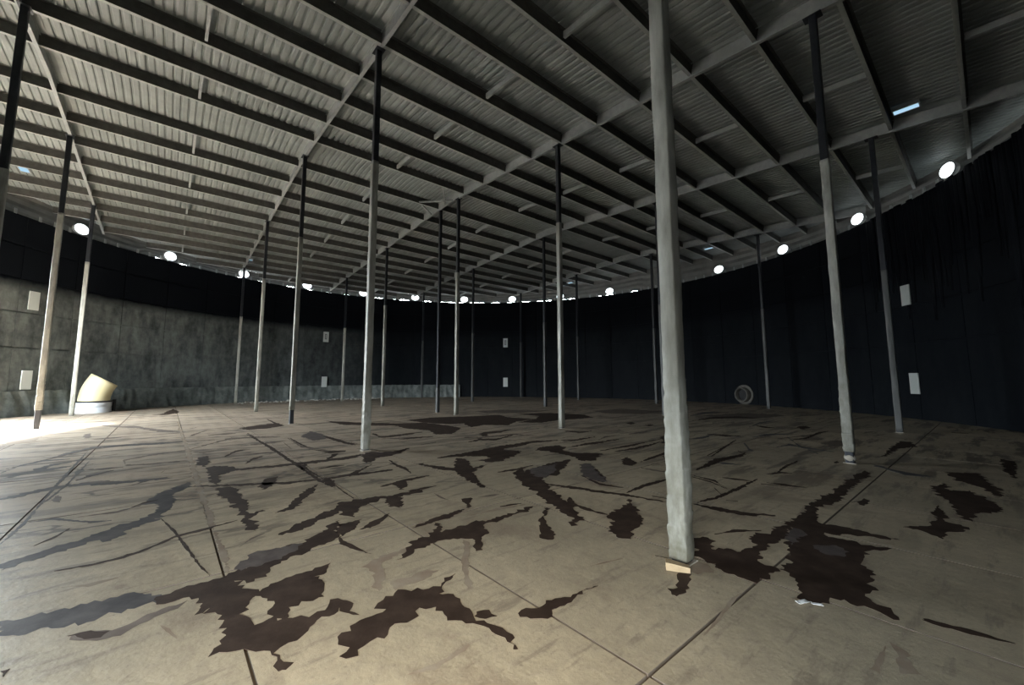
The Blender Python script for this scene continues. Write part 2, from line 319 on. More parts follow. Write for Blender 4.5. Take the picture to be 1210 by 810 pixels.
('d',[(0.58,6.36),(0.95,6.12),(1.47,5.83),(2.14,5.41),(2.15,5.44),(1.5,5.94),(0.98,6.25),(0.59,6.39)]),
('d',[(1.68,5.9),(2.02,6.2),(2.7,6.78),(2.72,6.83),(2.06,6.36),(1.69,5.94)]),
('d',[(-1.23,7.4),(-0.91,7.27),(-0.67,6.68),(-0.37,6.18),(-0.61,7.15),(-0.41,7.83),(-0.64,7.54),(-0.84,8.31),(-1.07,8.49),(-0.98,7.54),(-1.27,7.68),(-1.7,7.92)]),
('d',[(-1.4,8.45),(-0.76,8.9),(-0.04,9.76),(0.45,10.16),(0.45,10.26),(-0.05,10.15),(-0.79,9.22),(-1.42,8.52)]),
('d',[(-0.17,8.15),(0.1,8.6),(0.3,9.27),(-0.04,9.4),(-0.54,8.74)]),
('d',[(-3.1,8.99),(-2.49,8.66),(-2.32,9.55),(-2.36,9.66),(-2.61,9.04),(-3.13,9.09)]),
('d',[(-2.65,7.98),(-2.7,8.66),(-2.9,8.85),(-2.92,8.3)]),
('d',[(-1.88,6.25),(-1.61,6.56),(-1.31,6.93),(-1.32,6.97),(-1.65,6.71),(-1.9,6.28)]),
('d',[(-1.59,6.08),(-1.49,6.08),(-1.61,6.57),(-1.8,6.46)]),
('d',[(-1.32,5.99),(-1.11,6.26),(-1.11,6.28),(-1.33,6.0)]),
('d',[(-1.55,5.44),(-1.34,5.24),(-1.45,5.66),(-1.71,5.77)]),
('d',[(-2.78,6.83),(-2.42,7.08),(-2.04,7.33),(-2.05,7.36),(-2.47,7.2),(-2.79,6.86)]),
('d',[(-0.91,4.65),(-0.68,4.87),(-0.54,5.2),(-0.71,5.05),(-0.9,4.81),(-1.03,4.55)]),
('d',[(-1.48,4.55),(-1.42,4.76),(-1.43,5.04),(-1.54,4.76),(-1.59,4.5)]),
('d',[(-0.5,5.24),(-0.46,5.31),(-0.5,5.67),(-0.63,5.62)]),
('d',[(-5.86,14.57),(-5.06,14.44),(-3.95,14.32),(-3.33,13.47),(-2.45,12.92),(-2.1,12.04),(-1.65,12.14),(-1.54,13.6),(-2.07,14.34),(-3.15,15.3),(-4.02,15.0),(-5.36,15.28),(-6.62,15.73),(-7.19,16.04)]),
('d',[(-3.15,15.3),(-2.13,14.74),(-1.61,15.03),(-1.25,13.84),(-0.83,14.48),(0.0,14.36),(0.33,15.64),(1.1,16.64),(0.0,17.36),(-0.38,18.59),(-1.48,17.94),(-3.22,17.33),(-4.02,16.24)]),
('d',[(1.34,17.98),(1.18,16.82),(0.38,15.34),(1.26,15.2),(2.0,16.14),(3.63,17.21),(3.47,18.64),(2.03,19.55),(0.4,19.06)]),
('r',[(4.6,19.34),(6.26,18.9),(8.02,20.39),(6.4,22.08),(4.33,20.88)]),
('r',[(-1.01,19.51),(0.41,19.53),(2.16,20.85),(0.0,21.69),(-1.72,20.8)]),
('r',[(8.73,16.9),(9.92,16.56),(12.35,18.1),(11.25,19.42),(8.59,18.06)]),
('d',[(1.39,6.8),(1.48,6.48),(1.61,6.8),(1.58,7.42),(1.46,7.69)]),
('d',[(1.22,6.94),(1.39,6.32),(1.71,6.17),(1.71,6.2),(1.42,6.43),(1.23,6.98)]),
('f',[(-1.1,3.53),(-1.06,3.31),(-0.98,3.24),(-0.98,3.42),(-1.1,3.71),(-0.94,4.03),(-1.17,3.85),(-1.25,3.65)]),
('f',[(-0.86,3.26),(-0.73,3.36),(-0.58,3.59),(-0.74,3.53),(-0.92,3.39)]),
('f',[(-0.4,3.65),(-0.31,3.26),(-0.26,3.29),(-0.33,3.53),(-0.38,4.15),(-0.45,4.23)]),
('d',[(-2.29,7.96),(-1.85,7.46),(-1.67,7.13),(-1.67,7.15),(-1.87,7.61),(-2.3,8.0)]),
('d',[(2.33,7.7),(2.48,8.0),(2.39,8.33),(2.18,7.94)]),
('d',[(0.74,9.67),(1.25,8.89),(1.78,8.64),(1.8,8.72),(1.31,9.25),(0.75,9.77)]),
('d',[(2.06,9.25),(2.91,9.85),(4.07,11.04),(4.1,11.11),(2.98,10.09),(2.07,9.31)]),
('d',[(2.85,8.29),(3.54,9.03),(3.58,9.13),(2.87,8.37)]),
('d',[(1.34,3.86),(1.44,3.8),(1.44,3.81),(1.34,3.87)]),
('f',[(-0.4,2.41),(-0.25,2.56),(-0.23,2.63),(-0.41,2.46),(-0.55,2.37)]),
('d',[(-1.17,2.98),(-1.02,2.93),(-1.1,2.98),(-1.11,3.08),(-1.24,3.14)]),
('r',[(-1.03,11.01),(-0.51,11.42),(0.14,11.9),(0.8,11.66),(0.8,11.73),(0.14,12.19),(-0.53,11.68),(-1.04,11.07)]),
('r',[(-3.39,11.11),(-2.78,11.21),(-2.11,11.51),(-2.12,11.57),(-2.85,11.47),(-3.41,11.18)]),
('f',[(0.64,3.62),(0.83,3.7),(1.03,3.8),(1.04,3.81),(0.84,3.73),(0.64,3.62)]),
('f',[(-0.49,4.92),(-0.14,5.14),(0.23,5.37),(0.23,5.39),(-0.15,5.21),(-0.49,4.94)]),
('d',[(4.08,11.04),(4.84,12.41),(4.87,12.5),(4.1,11.11)]),
('d',[(1.68,3.85),(1.75,3.72),(1.8,3.59),(1.92,3.41),(2.11,3.42),(2.28,3.6),(2.21,3.75),(2.33,3.93),(2.6,4.12),(2.92,4.37),(3.18,4.72),(2.77,4.44),(2.47,4.31),(2.38,4.08),(2.13,3.93),(1.92,4.0),(2.03,4.28),(1.86,4.28)]),
('d',[(2.92,4.37),(2.65,4.0),(2.5,3.72),(2.28,3.6),(2.29,3.48),(2.21,3.22),(2.07,3.13),(2.18,3.08),(2.45,3.12),(2.53,3.04),(2.57,2.88),(2.63,2.9),(2.67,3.2),(2.83,3.29),(3.01,3.54),(3.12,3.72),(3.31,3.93),(3.63,4.0),(3.27,4.35),(3.65,4.31),(3.94,4.23),(3.65,4.56),(3.48,4.72),(3.86,5.19),(4.27,5.46),(5.24,6.29),(6.17,7.05),(6.28,7.31),(5.25,6.49),(4.64,5.93),(3.96,5.46),(3.67,5.19),(3.18,4.72)]),
('p',[(2.74,4.09),(2.95,4.24),(3.11,4.42),(3.09,4.53),(2.87,4.37)]),
('p',[(2.91,3.89),(3.04,3.82),(3.17,3.93),(3.17,4.09),(2.96,4.08)]),
('d',[(2.39,5.37),(2.56,5.12),(2.78,4.94),(3.13,4.92),(3.15,4.95),(2.85,5.06),(2.63,5.25),(2.4,5.4)]),
('d',[(2.46,5.44),(2.82,5.61),(3.42,6.11),(4.01,6.67),(4.03,6.72),(3.5,6.28),(2.88,5.75),(2.48,5.47)]),
('d',[(4.65,7.15),(5.16,7.64),(5.56,8.0),(5.59,8.04),(5.25,7.79),(4.67,7.19)]),
('d',[(2.14,4.36),(2.41,4.43),(2.68,4.46),(2.69,4.47),(2.46,4.5),(2.14,4.38)]),
('d',[(1.31,3.29),(1.22,3.28),(1.22,3.19),(1.25,3.16),(1.35,3.22),(1.47,3.42),(1.49,3.59),(1.41,3.53)]),
('d',[(4.38,4.5),(4.37,4.38),(4.36,4.23),(4.66,4.42),(4.94,4.52),(4.97,4.78),(5.48,5.33),(5.29,5.19),(4.93,4.83),(4.61,4.62),(4.29,4.57)]),
('d',[(5.76,5.47),(5.25,4.89),(5.21,4.72),(5.62,5.01),(5.99,5.07),(6.46,5.62),(6.65,6.02),(6.27,5.94),(6.72,6.4),(6.31,6.2)]),
('g',[(6.8,7.69),(6.63,6.95),(6.93,6.8),(6.98,6.85),(6.85,7.16),(6.86,7.75)]),
('d',[(7.1,6.6),(7.01,6.21),(6.69,5.69),(7.14,6.03),(8.0,7.06),(7.56,7.18)]),
('d',[(8.01,8.72),(9.02,9.54),(9.68,9.77),(10.32,10.54),(10.17,10.65),(9.08,9.77),(7.7,8.53)]),
('d',[(8.61,7.19),(8.2,6.72),(9.86,8.04),(9.95,8.37)]),
('d',[(2.76,2.87),(2.82,2.79),(2.94,2.7),(3.08,2.62),(3.09,2.63),(2.99,2.74),(2.87,2.83),(2.78,2.89)]),
('f',[(2.14,2.37),(2.24,2.37),(2.35,2.55),(2.34,2.64)]),
('f',[(2.03,2.37),(2.28,2.61),(2.0,2.41)]),
('d',[(3.09,6.91),(3.24,6.54),(3.21,6.09),(3.22,6.11),(3.3,6.64),(3.11,6.94)]),
('d',[(3.38,7.4),(4.01,8.05),(5.06,8.85),(5.1,8.93),(4.13,8.3),(3.4,7.45)]),
('d',[(3.87,6.37),(4.4,6.18),(4.42,6.21),(3.89,6.4)]),
('r',[(4.47,5.44),(4.77,5.51),(4.81,5.56),(4.5,5.48)]),
('d',[(4.19,8.67),(5.95,10.76),(5.99,10.82),(4.2,8.72)]),
('d',[(7.25,11.07),(9.2,12.07),(9.25,12.15),(7.29,11.13)]),
('g',[(7.73,11.38),(6.85,9.65),(7.17,9.08),(7.22,9.13),(7.02,9.87),(7.78,11.45)]),
('f',[(1.22,2.7),(1.41,2.86),(1.65,3.11),(1.79,3.24),(1.8,3.25),(1.65,3.15),(1.4,2.89),(1.22,2.7)]),
('f',[(1.55,3.59),(1.56,3.51),(1.71,3.53),(1.73,3.69),(1.66,3.77)]),
('d',[(13.29,12.32),(13.46,12.03),(13.56,12.12),(13.4,12.41)]),
('d',[(-4.18,12.51),(-3.5,11.31),(-3.19,11.54),(-2.88,12.0),(-2.6,12.51),(-2.62,12.61),(-2.97,12.36),(-3.29,11.88),(-3.6,11.64),(-4.21,12.59)]),
('d',[(-2.9,10.97),(-2.51,11.24),(-2.09,11.54),(-2.1,11.62),(-2.58,11.53),(-2.92,11.04)]),
('d',[(-5.32,11.76),(-4.63,11.02),(-4.03,10.32),(-3.64,10.18),(-3.66,10.24),(-4.11,10.53),(-4.72,11.26),(-5.35,11.83)]),
('d',[(-4.14,10.81),(-3.88,10.96),(-3.9,11.02),(-4.16,10.87)]),
('d',[(-2.14,10.14),(-1.84,10.55),(-1.85,10.6),(-2.15,10.19)]),
('d',[(-1.0,10.54),(-0.74,10.87),(-0.3,10.87),(0.16,11.9),(0.15,11.99),(-0.31,11.17),(-0.77,11.17),(-1.01,10.61)]),
('d',[(-0.73,11.66),(-0.59,11.66),(-0.59,12.19),(-0.24,12.39),(0.09,13.21),(-0.25,12.78),(-0.71,12.58),(-0.84,12.19)]),
('d',[(-1.2,11.35),(-0.83,11.45),(-0.84,11.53),(-1.2,11.43)]),
('d',[(-3.69,8.21),(-3.36,8.23),(-3.12,8.49),(-3.09,8.88),(-3.13,8.96),(-3.24,8.78),(-3.48,8.5),(-3.72,8.28)]),
('d',[(-2.84,8.11),(-2.7,7.95),(-2.74,8.45),(-2.55,8.64),(-2.34,9.02),(-2.33,9.72),(-2.51,9.23),(-2.81,9.12),(-3.07,9.23),(-3.11,8.92)]),
('d',[(-3.61,8.36),(-3.6,8.63),(-3.71,9.02),(-3.78,8.92),(-3.7,8.45)]),
('d',[(-4.05,8.99),(-3.84,9.03),(-3.64,9.24),(-3.66,9.29),(-3.93,9.21),(-4.07,9.04)]),
('d',[(-2.38,8.26),(-2.05,7.65),(-1.82,7.38),(-1.66,7.11),(-1.67,7.14),(-1.84,7.52),(-2.07,7.81),(-2.38,8.3)]),
('d',[(-2.99,6.69),(-2.71,6.87),(-2.42,7.05),(-2.06,7.39),(-2.07,7.42),(-2.47,7.19),(-2.77,7.0),(-3.01,6.72)]),
('d',[(-2.61,6.88),(-2.58,7.18),(-2.58,7.88),(-2.69,7.18),(-2.74,6.99)]),
('d',[(-1.43,8.44),(-0.9,8.65),(-0.37,9.24),(0.42,10.1),(0.42,10.17),(-0.38,9.46),(-0.93,8.83),(-1.44,8.48)]),
('d',[(-0.66,8.65),(-0.38,8.74),(-0.34,8.47),(-0.59,8.21),(-0.35,8.05),(-0.03,8.13),(-0.09,8.29),(-0.24,8.65),(-0.07,9.04),(-0.11,9.46),(-0.55,9.14),(-0.87,8.65)]),
('d',[(-0.14,7.18),(0.13,7.33),(0.31,7.51),(0.31,7.54),(0.12,7.45),(-0.14,7.21)]),
('d',[(0.17,6.66),(0.27,6.45),(0.29,7.13),(0.25,7.6),(0.09,7.13)]),
('r',[(-1.04,5.88),(-0.91,5.65),(-0.79,5.56),(-0.79,5.58),(-0.91,5.72),(-1.04,5.9)]),
('d',[(-1.42,6.01),(-1.25,6.12),(-1.08,6.29),(-1.09,6.31),(-1.27,6.2),(-1.43,6.03)]),
('d',[(-2.8,6.39),(-2.64,6.25),(-2.65,6.39),(-2.86,6.71),(-2.97,6.65)]),
('d',[(-2.63,6.33),(-2.34,5.94),(-2.08,5.64),(-2.08,5.65),(-2.36,6.0),(-2.63,6.35)]),
('d',[(-0.1,5.28),(0.03,5.33),(0.18,5.42),(0.18,5.44),(0.03,5.39),(-0.1,5.3)]),
('r',[(-0.41,5.68),(-0.25,5.74),(-0.11,5.84),(-0.11,5.86),(-0.25,5.81),(-0.41,5.7)]),
('r',[(-2.45,7.5),(-2.38,7.64),(-2.39,7.67),(-2.46,7.53)]),
('d',[(-1.48,5.29),(-1.34,5.29),(-1.47,5.73),(-1.69,5.69)]),
('d',[(-0.38,9.43),(0.0,9.8),(0.64,10.44),(1.33,10.84),(1.33,10.92),(0.65,10.74),(-0.0,10.06),(-0.39,9.49)]),
('d',[(0.9,9.25),(1.09,8.94),(1.34,8.66),(1.45,8.14),(1.73,8.22),(2.04,8.95),(1.69,9.05),(1.45,8.95),(1.2,9.25),(1.38,9.7),(1.23,10.06),(0.8,9.81),(0.61,9.36)]),
('d',[(1.41,10.85),(1.75,10.74),(2.43,11.47),(2.45,11.56),(1.8,11.03),(1.42,10.92)]),
('d',[(1.51,9.78),(1.88,10.04),(2.27,10.3),(2.96,11.0),(2.98,11.09),(2.33,10.63),(1.93,10.35),(1.52,9.85)]),
('d',[(2.39,9.19),(2.84,9.42),(3.38,9.88),(3.92,10.58),(3.95,10.65),(3.46,10.12),(2.9,9.64),(2.4,9.24)]),
('d',[(4.13,10.9),(3.87,10.34),(4.16,10.61),(4.72,12.05),(4.17,11.36)]),
('d',[(1.77,12.75),(2.11,12.31),(2.61,12.76),(2.62,12.85),(2.17,12.66),(1.78,12.85)]),
('d',[(4.36,14.6),(4.69,14.99),(4.66,15.4),(4.33,15.1)]),
('d',[(4.82,14.04),(5.12,14.3),(5.08,14.61),(4.8,14.4)]),
('r',[(-0.47,11.46),(-0.19,11.58),(0.15,11.98),(0.15,12.06),(-0.2,11.89),(-0.47,11.53)]),
('r',[(-0.16,9.78),(0.33,10.03),(0.33,10.08),(-0.16,9.83)]),
('d',[(2.19,7.83),(2.31,7.71),(2.46,7.98),(2.47,8.57),(2.29,8.31)]),
('d',[(2.58,8.04),(2.93,8.39),(3.45,9.03),(3.47,9.09),(2.99,8.59),(2.59,8.08)]),
('d',[(3.23,8.65),(3.1,7.96),(3.12,8.0),(3.25,8.69)]),
('p',[(1.24,6.89),(1.35,6.67),(1.52,6.51),(1.63,6.84),(1.53,7.01),(1.57,7.9),(1.36,7.82)]),
('d',[(-0.17,7.18),(0.12,7.33),(0.47,7.73),(0.47,7.76),(0.12,7.45),(-0.18,7.21)]),
('p',[(0.45,6.89),(0.63,6.78),(0.83,7.33),(0.96,7.9),(0.62,7.67),(0.36,7.39)]),
('d',[(0.76,5.26),(0.89,5.29),(0.87,5.43),(0.85,5.7),(0.73,5.36)]),
('d',[(1.98,5.73),(2.18,5.59),(2.19,5.61),(1.99,5.75)]),
('r',[(2.41,7.52),(2.56,7.28),(2.78,7.15),(2.79,7.18),(2.61,7.39),(2.42,7.55)]),
('r',[(1.17,5.81),(1.26,5.69),(1.26,5.7),(1.17,5.82)]),
('r',[(2.39,10.86),(2.7,11.39),(3.04,11.65),(3.06,11.72),(2.75,11.65),(2.4,10.92)]),
('r',[(2.36,9.68),(2.79,9.92),(2.8,9.98),(2.38,9.73)]),
('r',[(3.53,12.0),(4.0,12.25),(4.44,12.78),(4.47,12.87),(4.11,12.59),(3.55,12.08)]),
('r',[(2.72,7.89),(2.88,7.81),(2.89,7.85),(2.73,7.92)]),
('d',[(7.13,15.83),(8.22,16.59),(9.44,16.95),(10.3,16.87),(10.41,17.05),(9.87,17.71),(8.58,17.31),(7.2,15.99)]),
('d',[(5.83,12.02),(6.08,11.56),(6.58,11.61),(6.62,11.68),(6.24,11.87),(5.88,12.1)]),
('d',[(3.32,7.32),(3.74,7.68),(4.23,8.15),(4.85,8.58),(5.2,9.05),(5.22,9.09),(4.95,8.78),(4.31,8.32),(3.8,7.84),(3.33,7.35)]),
('d',[(4.21,8.56),(5.06,9.63),(6.03,10.88),(6.06,10.95),(5.14,9.82),(4.22,8.6)]),
('d',[(5.15,9.25),(5.04,8.75),(5.07,8.79),(5.18,9.3)]),
('d',[(7.54,10.89),(8.06,11.1),(9.15,12.11),(9.84,12.62),(9.91,12.71),(9.38,12.44),(8.25,11.37),(7.59,10.96)]),
('d',[(8.57,14.17),(8.45,13.53),(8.74,13.46),(8.81,13.56),(8.73,13.95),(8.64,14.28)]),
('d',[(9.46,13.16),(10.1,13.66),(10.17,14.14),(9.66,13.75)]),
('d',[(4.01,6.46),(4.19,6.27),(4.4,6.17),(4.41,6.19),(4.26,6.37),(4.03,6.48)]),
('d',[(7.55,9.67),(7.69,9.6),(7.73,9.65),(7.59,9.71)]),
('d',[(4.8,7.33),(5.13,7.62),(5.67,8.1),(5.69,8.15),(5.21,7.76),(4.82,7.36)]),
('d',[(4.35,6.99),(4.65,7.09),(4.83,7.07),(4.85,7.1),(4.72,7.21),(4.36,7.01)]),
('d',[(3.03,6.83),(3.16,6.48),(3.2,6.07),(3.21,6.09),(3.2,6.56),(3.04,6.85)]),
('d',[(3.5,6.78),(3.64,6.63),(3.84,6.56),(3.85,6.58),(3.69,6.73),(3.51,6.8)]),
('d',[(6.25,7.91),(6.38,7.97),(6.5,8.16),(6.32,8.03)]),
('g',[(4.84,11.0),(5.33,11.16),(6.17,12.19),(6.23,12.31),(5.53,11.6),(4.89,11.11)]),
('g',[(6.75,11.34),(7.34,11.69),(8.34,12.03),(8.42,12.13),(7.61,12.11),(6.8,11.43)]),
('g',[(8.05,13.68),(9.07,14.76),(10.33,15.87),(10.43,16.03),(9.39,15.31),(8.11,13.79)]),
('g',[(5.92,10.33),(5.41,9.28),(5.48,9.24),(5.53,9.31),(5.57,9.49),(5.96,10.38)]),
('g',[(6.31,9.7),(6.8,9.95),(6.94,9.7),(6.99,9.77),(7.01,10.25),(6.35,9.76)]),
('g',[(6.81,9.36),(6.64,8.85),(6.7,8.91),(6.86,9.43)]),
('d',[(3.05,6.17),(2.97,5.82),(2.98,5.83),(3.06,6.18)]),
('g',[(3.85,8.05),(4.09,7.84),(4.36,7.74),(4.38,7.78),(4.18,7.99),(3.87,8.09)]),
('d',[(2.89,5.54),(3.02,5.49),(3.03,5.51),(2.9,5.56)]),
('g',[(8.03,17.97),(8.98,18.88),(10.3,19.78),(10.46,20.09),(9.52,20.02),(8.13,18.21)]),
('d',[(4.51,5.31),(4.75,5.48),(4.8,5.63),(4.55,5.45)]),
('d',[(-15.74,19.41),(-16.57,20.63),(-18.35,22.38),(-17.07,20.62)]),
('r',[(-16.12,18.56),(-15.78,18.71),(-15.89,19.3),(-16.07,19.51),(-16.5,19.54),(-16.29,18.76)]),
('r',[(-11.31,13.07),(-10.6,12.74),(-10.07,12.66),(-10.13,12.74),(-10.88,13.07),(-11.38,13.16)]),
('r',[(-7.47,10.94),(-7.17,11.3),(-6.41,11.58),(-6.45,11.66),(-7.36,11.59),(-7.52,11.0)]),
('r',[(-6.45,9.98),(-6.01,10.27),(-5.79,10.8),(-5.83,10.87),(-6.17,10.54),(-6.49,10.04)]),
('d',[(-5.88,8.6),(-6.04,9.15),(-6.01,9.44),(-6.05,9.5),(-6.19,9.35),(-5.92,8.64)]),
('d',[(-4.98,7.85),(-5.11,8.32),(-5.12,8.63),(-5.15,8.68),(-5.24,8.49),(-5.01,7.88)]),
('d',[(-7.69,12.09),(-6.35,10.55),(-5.44,9.55),(-4.43,8.28),(-3.95,7.8),(-3.31,7.06),(-2.91,6.64),(-2.92,6.66),(-3.35,7.17),(-4.01,7.95),(-4.5,8.44),(-5.54,9.76),(-6.5,10.82),(-7.74,12.18)]),
('d',[(-5.96,11.26),(-5.13,10.17),(-4.71,9.75),(-4.73,9.8),(-5.22,10.39),(-5.98,11.32)]),
('d',[(-4.6,9.53),(-4.03,9.14),(-3.66,9.31),(-3.67,9.35),(-4.11,9.31),(-4.62,9.57)]),
('p',[(-5.11,10.84),(-4.89,11.14),(-5.49,12.16),(-6.12,12.74),(-5.86,11.62)]),
('r',[(-5.63,8.79),(-5.27,9.03),(-4.83,9.24),(-4.85,9.28),(-5.37,9.19),(-5.65,8.83)]),
('r',[(-7.0,9.18),(-6.66,9.02),(-6.6,9.29),(-6.63,9.33),(-6.78,9.18),(-7.04,9.23)]),
('d',[(-3.67,7.4),(-3.6,7.44),(-3.83,7.87),(-3.97,7.8)]),
('d',[(-9.82,16.67),(-8.47,14.91),(-7.72,14.13),(-7.78,14.23),(-8.73,15.39),(-9.9,16.82)]),
('d',[(-6.09,12.68),(-4.96,11.28),(-4.14,10.4),(-3.72,10.07),(-3.74,10.14),(-4.26,10.72),(-5.11,11.65),(-6.15,12.79)]),
('d',[(-3.4,7.47),(-3.25,7.59),(-3.07,7.75),(-3.08,7.78),(-3.3,7.71),(-3.42,7.49)]),
('r',[(-8.68,11.91),(-8.29,11.97),(-8.11,12.28),(-8.16,12.37),(-8.52,12.3),(-8.74,11.99)]),
('d',[(-4.97,7.28),(-4.66,7.4),(-4.35,7.6),(-3.99,7.79),(-3.63,8.02),(-3.17,8.61),(-3.19,8.66),(-3.71,8.2),(-4.08,7.96),(-4.45,7.76),(-4.76,7.55),(-4.99,7.32)]),
('r',[(-6.79,7.92),(-6.54,8.01),(-6.28,8.16),(-6.3,8.19),(-6.64,8.12),(-6.82,7.95)]),
('r',[(-8.95,11.57),(-9.04,11.81),(-9.55,13.09),(-9.62,13.17),(-9.26,12.08),(-9.0,11.63)]),
('d',[(-2.66,6.24),(-2.57,6.25),(-2.77,6.65),(-2.89,6.6)]),
('d',[(-5.73,10.52),(-4.99,9.53),(-5.0,9.56),(-5.75,10.57)]),
('r',[(-6.2,8.6),(-6.06,8.69),(-6.08,8.73),(-6.23,8.63)]),
('f',[(-13.91,11.4),(-13.12,10.93),(-12.51,10.23),(-12.26,10.37),(-12.2,10.79),(-13.35,11.24),(-14.19,11.73),(-14.38,12.47),(-13.91,12.88),(-14.69,13.44),(-15.52,13.08),(-15.15,12.27)]),
('r',[(-14.19,14.37),(-13.31,13.88),(-12.16,13.56),(-10.61,12.58),(-10.1,12.65),(-10.18,12.75),(-10.95,12.99),(-12.59,14.03),(-13.79,14.38),(-14.32,14.5)]),
('r',[(-11.58,11.25),(-11.54,11.41),(-12.54,12.37),(-12.47,12.1)]),
('r',[(-11.11,11.06),(-10.85,11.16),(-10.69,11.38),(-10.77,11.46),(-11.17,11.48),(-11.19,11.13)]),
('g',[(-9.38,8.49),(-9.48,8.9),(-9.74,9.64),(-9.42,9.96),(-8.83,10.22),(-8.34,10.64),(-8.39,10.7),(-9.05,10.45),(-9.64,10.18),(-9.96,9.85),(-9.68,9.07),(-9.43,8.53)]),
('g',[(-8.73,7.14),(-9.07,7.71),(-9.16,8.15),(-8.88,8.4),(-8.92,8.44),(-9.32,8.28),(-9.21,7.83),(-8.76,7.16)]),
('g',[(-8.21,6.72),(-8.21,7.02),(-8.13,7.38),(-8.14,7.75),(-8.19,7.8),(-8.32,7.54),(-8.39,7.17),(-8.25,6.75)]),
('g',[(-6.82,5.61),(-6.71,5.81),(-6.67,6.08),(-6.57,6.36),(-6.61,6.4),(-6.84,6.23),(-6.87,5.94),(-6.86,5.64)]),
('r',[(-6.76,6.17),(-6.52,6.36),(-6.26,6.51),(-5.91,6.53),(-5.95,6.57),(-6.41,6.66),(-6.67,6.5),(-6.8,6.2)]),
('d',[(-6.87,6.62),(-6.93,6.91),(-6.99,7.31),(-7.03,7.35),(-7.07,7.04),(-6.91,6.65)]),
('d',[(-7.74,7.41),(-7.27,7.41),(-7.08,7.62),(-7.1,7.65),(-7.38,7.52),(-7.77,7.43)]),
('r',[(-5.71,6.32),(-5.7,6.59),(-5.6,6.85),(-5.62,6.88),(-5.79,6.69),(-5.74,6.34)]),
('g',[(-7.23,6.97),(-7.54,7.38),(-7.71,7.46),(-7.49,7.16)]),
('r',[(-5.88,5.48),(-6.05,5.67),(-6.28,5.83),(-6.12,5.59)]),
('r',[(-5.97,7.15),(-6.31,7.77),(-6.33,7.8),(-5.99,7.17)]),
('g',[(-5.92,5.26),(-6.21,5.68),(-6.67,6.29),(-7.51,7.31),(-8.78,8.77),(-8.81,8.81),(-7.63,7.4),(-6.76,6.36),(-6.29,5.74),(-5.93,5.28)]),
('r',[(-7.81,7.59),(-7.95,7.99),(-7.98,8.02),(-7.85,7.62)]),
('r',[(-8.54,8.68),(-8.43,8.93),(-8.47,8.97),(-8.58,8.72)]),
('d',[(-4.74,5.27),(-4.73,5.42),(-4.68,5.59),(-4.69,5.61),(-4.78,5.48),(-4.75,5.28)]),
]

# ------------------------------------------------------------------ floor: base, slabs, stains
bm = bmesh.new(); prism(bm, [(CX+R*math.cos(2*math.pi*k/96), CY+R*math.sin(2*math.pi*k/96)) for k in range(96)], -.14, -.022)
floor = struct(obj('floor', bm, M_joint), 'round concrete slab floor streaked with dark sludge')
def clip_circle(poly, r):                                          # (a,c) polygon clipped to the round wall
    for k in range(72):
        g = 2*math.pi*(k+.5)/72; nx, ny = math.cos(g), math.sin(g); lim = r
        f = lambda p: lim - ((p[0]-CA)*nx + (p[1]-CC)*ny)
        out = []
        for i in range(len(poly)):
            p, q = poly[i], poly[(i+1) % len(poly)]; fp, fq = f(p), f(q)
            if fp >= 0: out.append(p)
            if (fp > 0) != (fq > 0) and abs(fp-fq) > 1e-9:
                s = fp/(fp-fq); out.append((p[0]+(q[0]-p[0])*s, p[1]+(q[1]-p[1])*s))
        poly = out
        if len(poly) < 3: return None
    return poly
A0, DA, C0, DC = .46, 1.645, 1.32, 2.92
for i in range(-8, 20):
    for j in range(-3, 13):
        a0 = A0 + DA*i; c0 = C0 + DC*j
        g = .008
        q = [(a0+g, c0+g), (a0+DA-g, c0+g), (a0+DA-g, c0+DC-g), (a0+g, c0+DC-g)]
        q = clip_circle(q, R-.02)
        if not q: continue
        clean = [p for k, p in enumerate(q) if math.dist(p, q[k-1]) > .012]
        ar = sum(clean[k-1][0]*clean[k][1]-clean[k][0]*clean[k-1][1] for k in range(len(clean)))/2
        if len(clean) < 3 or ar < .05: continue
        z1 = random.uniform(-.0015, 0)
        pts = [tuple(ac(p[0], p[1]).xy) for p in clean]
        cx = sum(p[0] for p in pts)/len(pts); cy = sum(p[1] for p in pts)/len(pts)
        bm = bmesh.new()
        ins = [(x+(cx-x)*.002, y+(cy-y)*.002) for x, y in pts]
        loft(bm, [[(x, y, -.03) for x, y in pts], [(x, y, z1) for x, y in ins]])
        o = obj('floor_slab', bm, M_floor, floor); o.data.materials.append(M_joint)
        for p in o.data.polygons:
            if abs(p.normal.z) < .5: p.material_index = 1

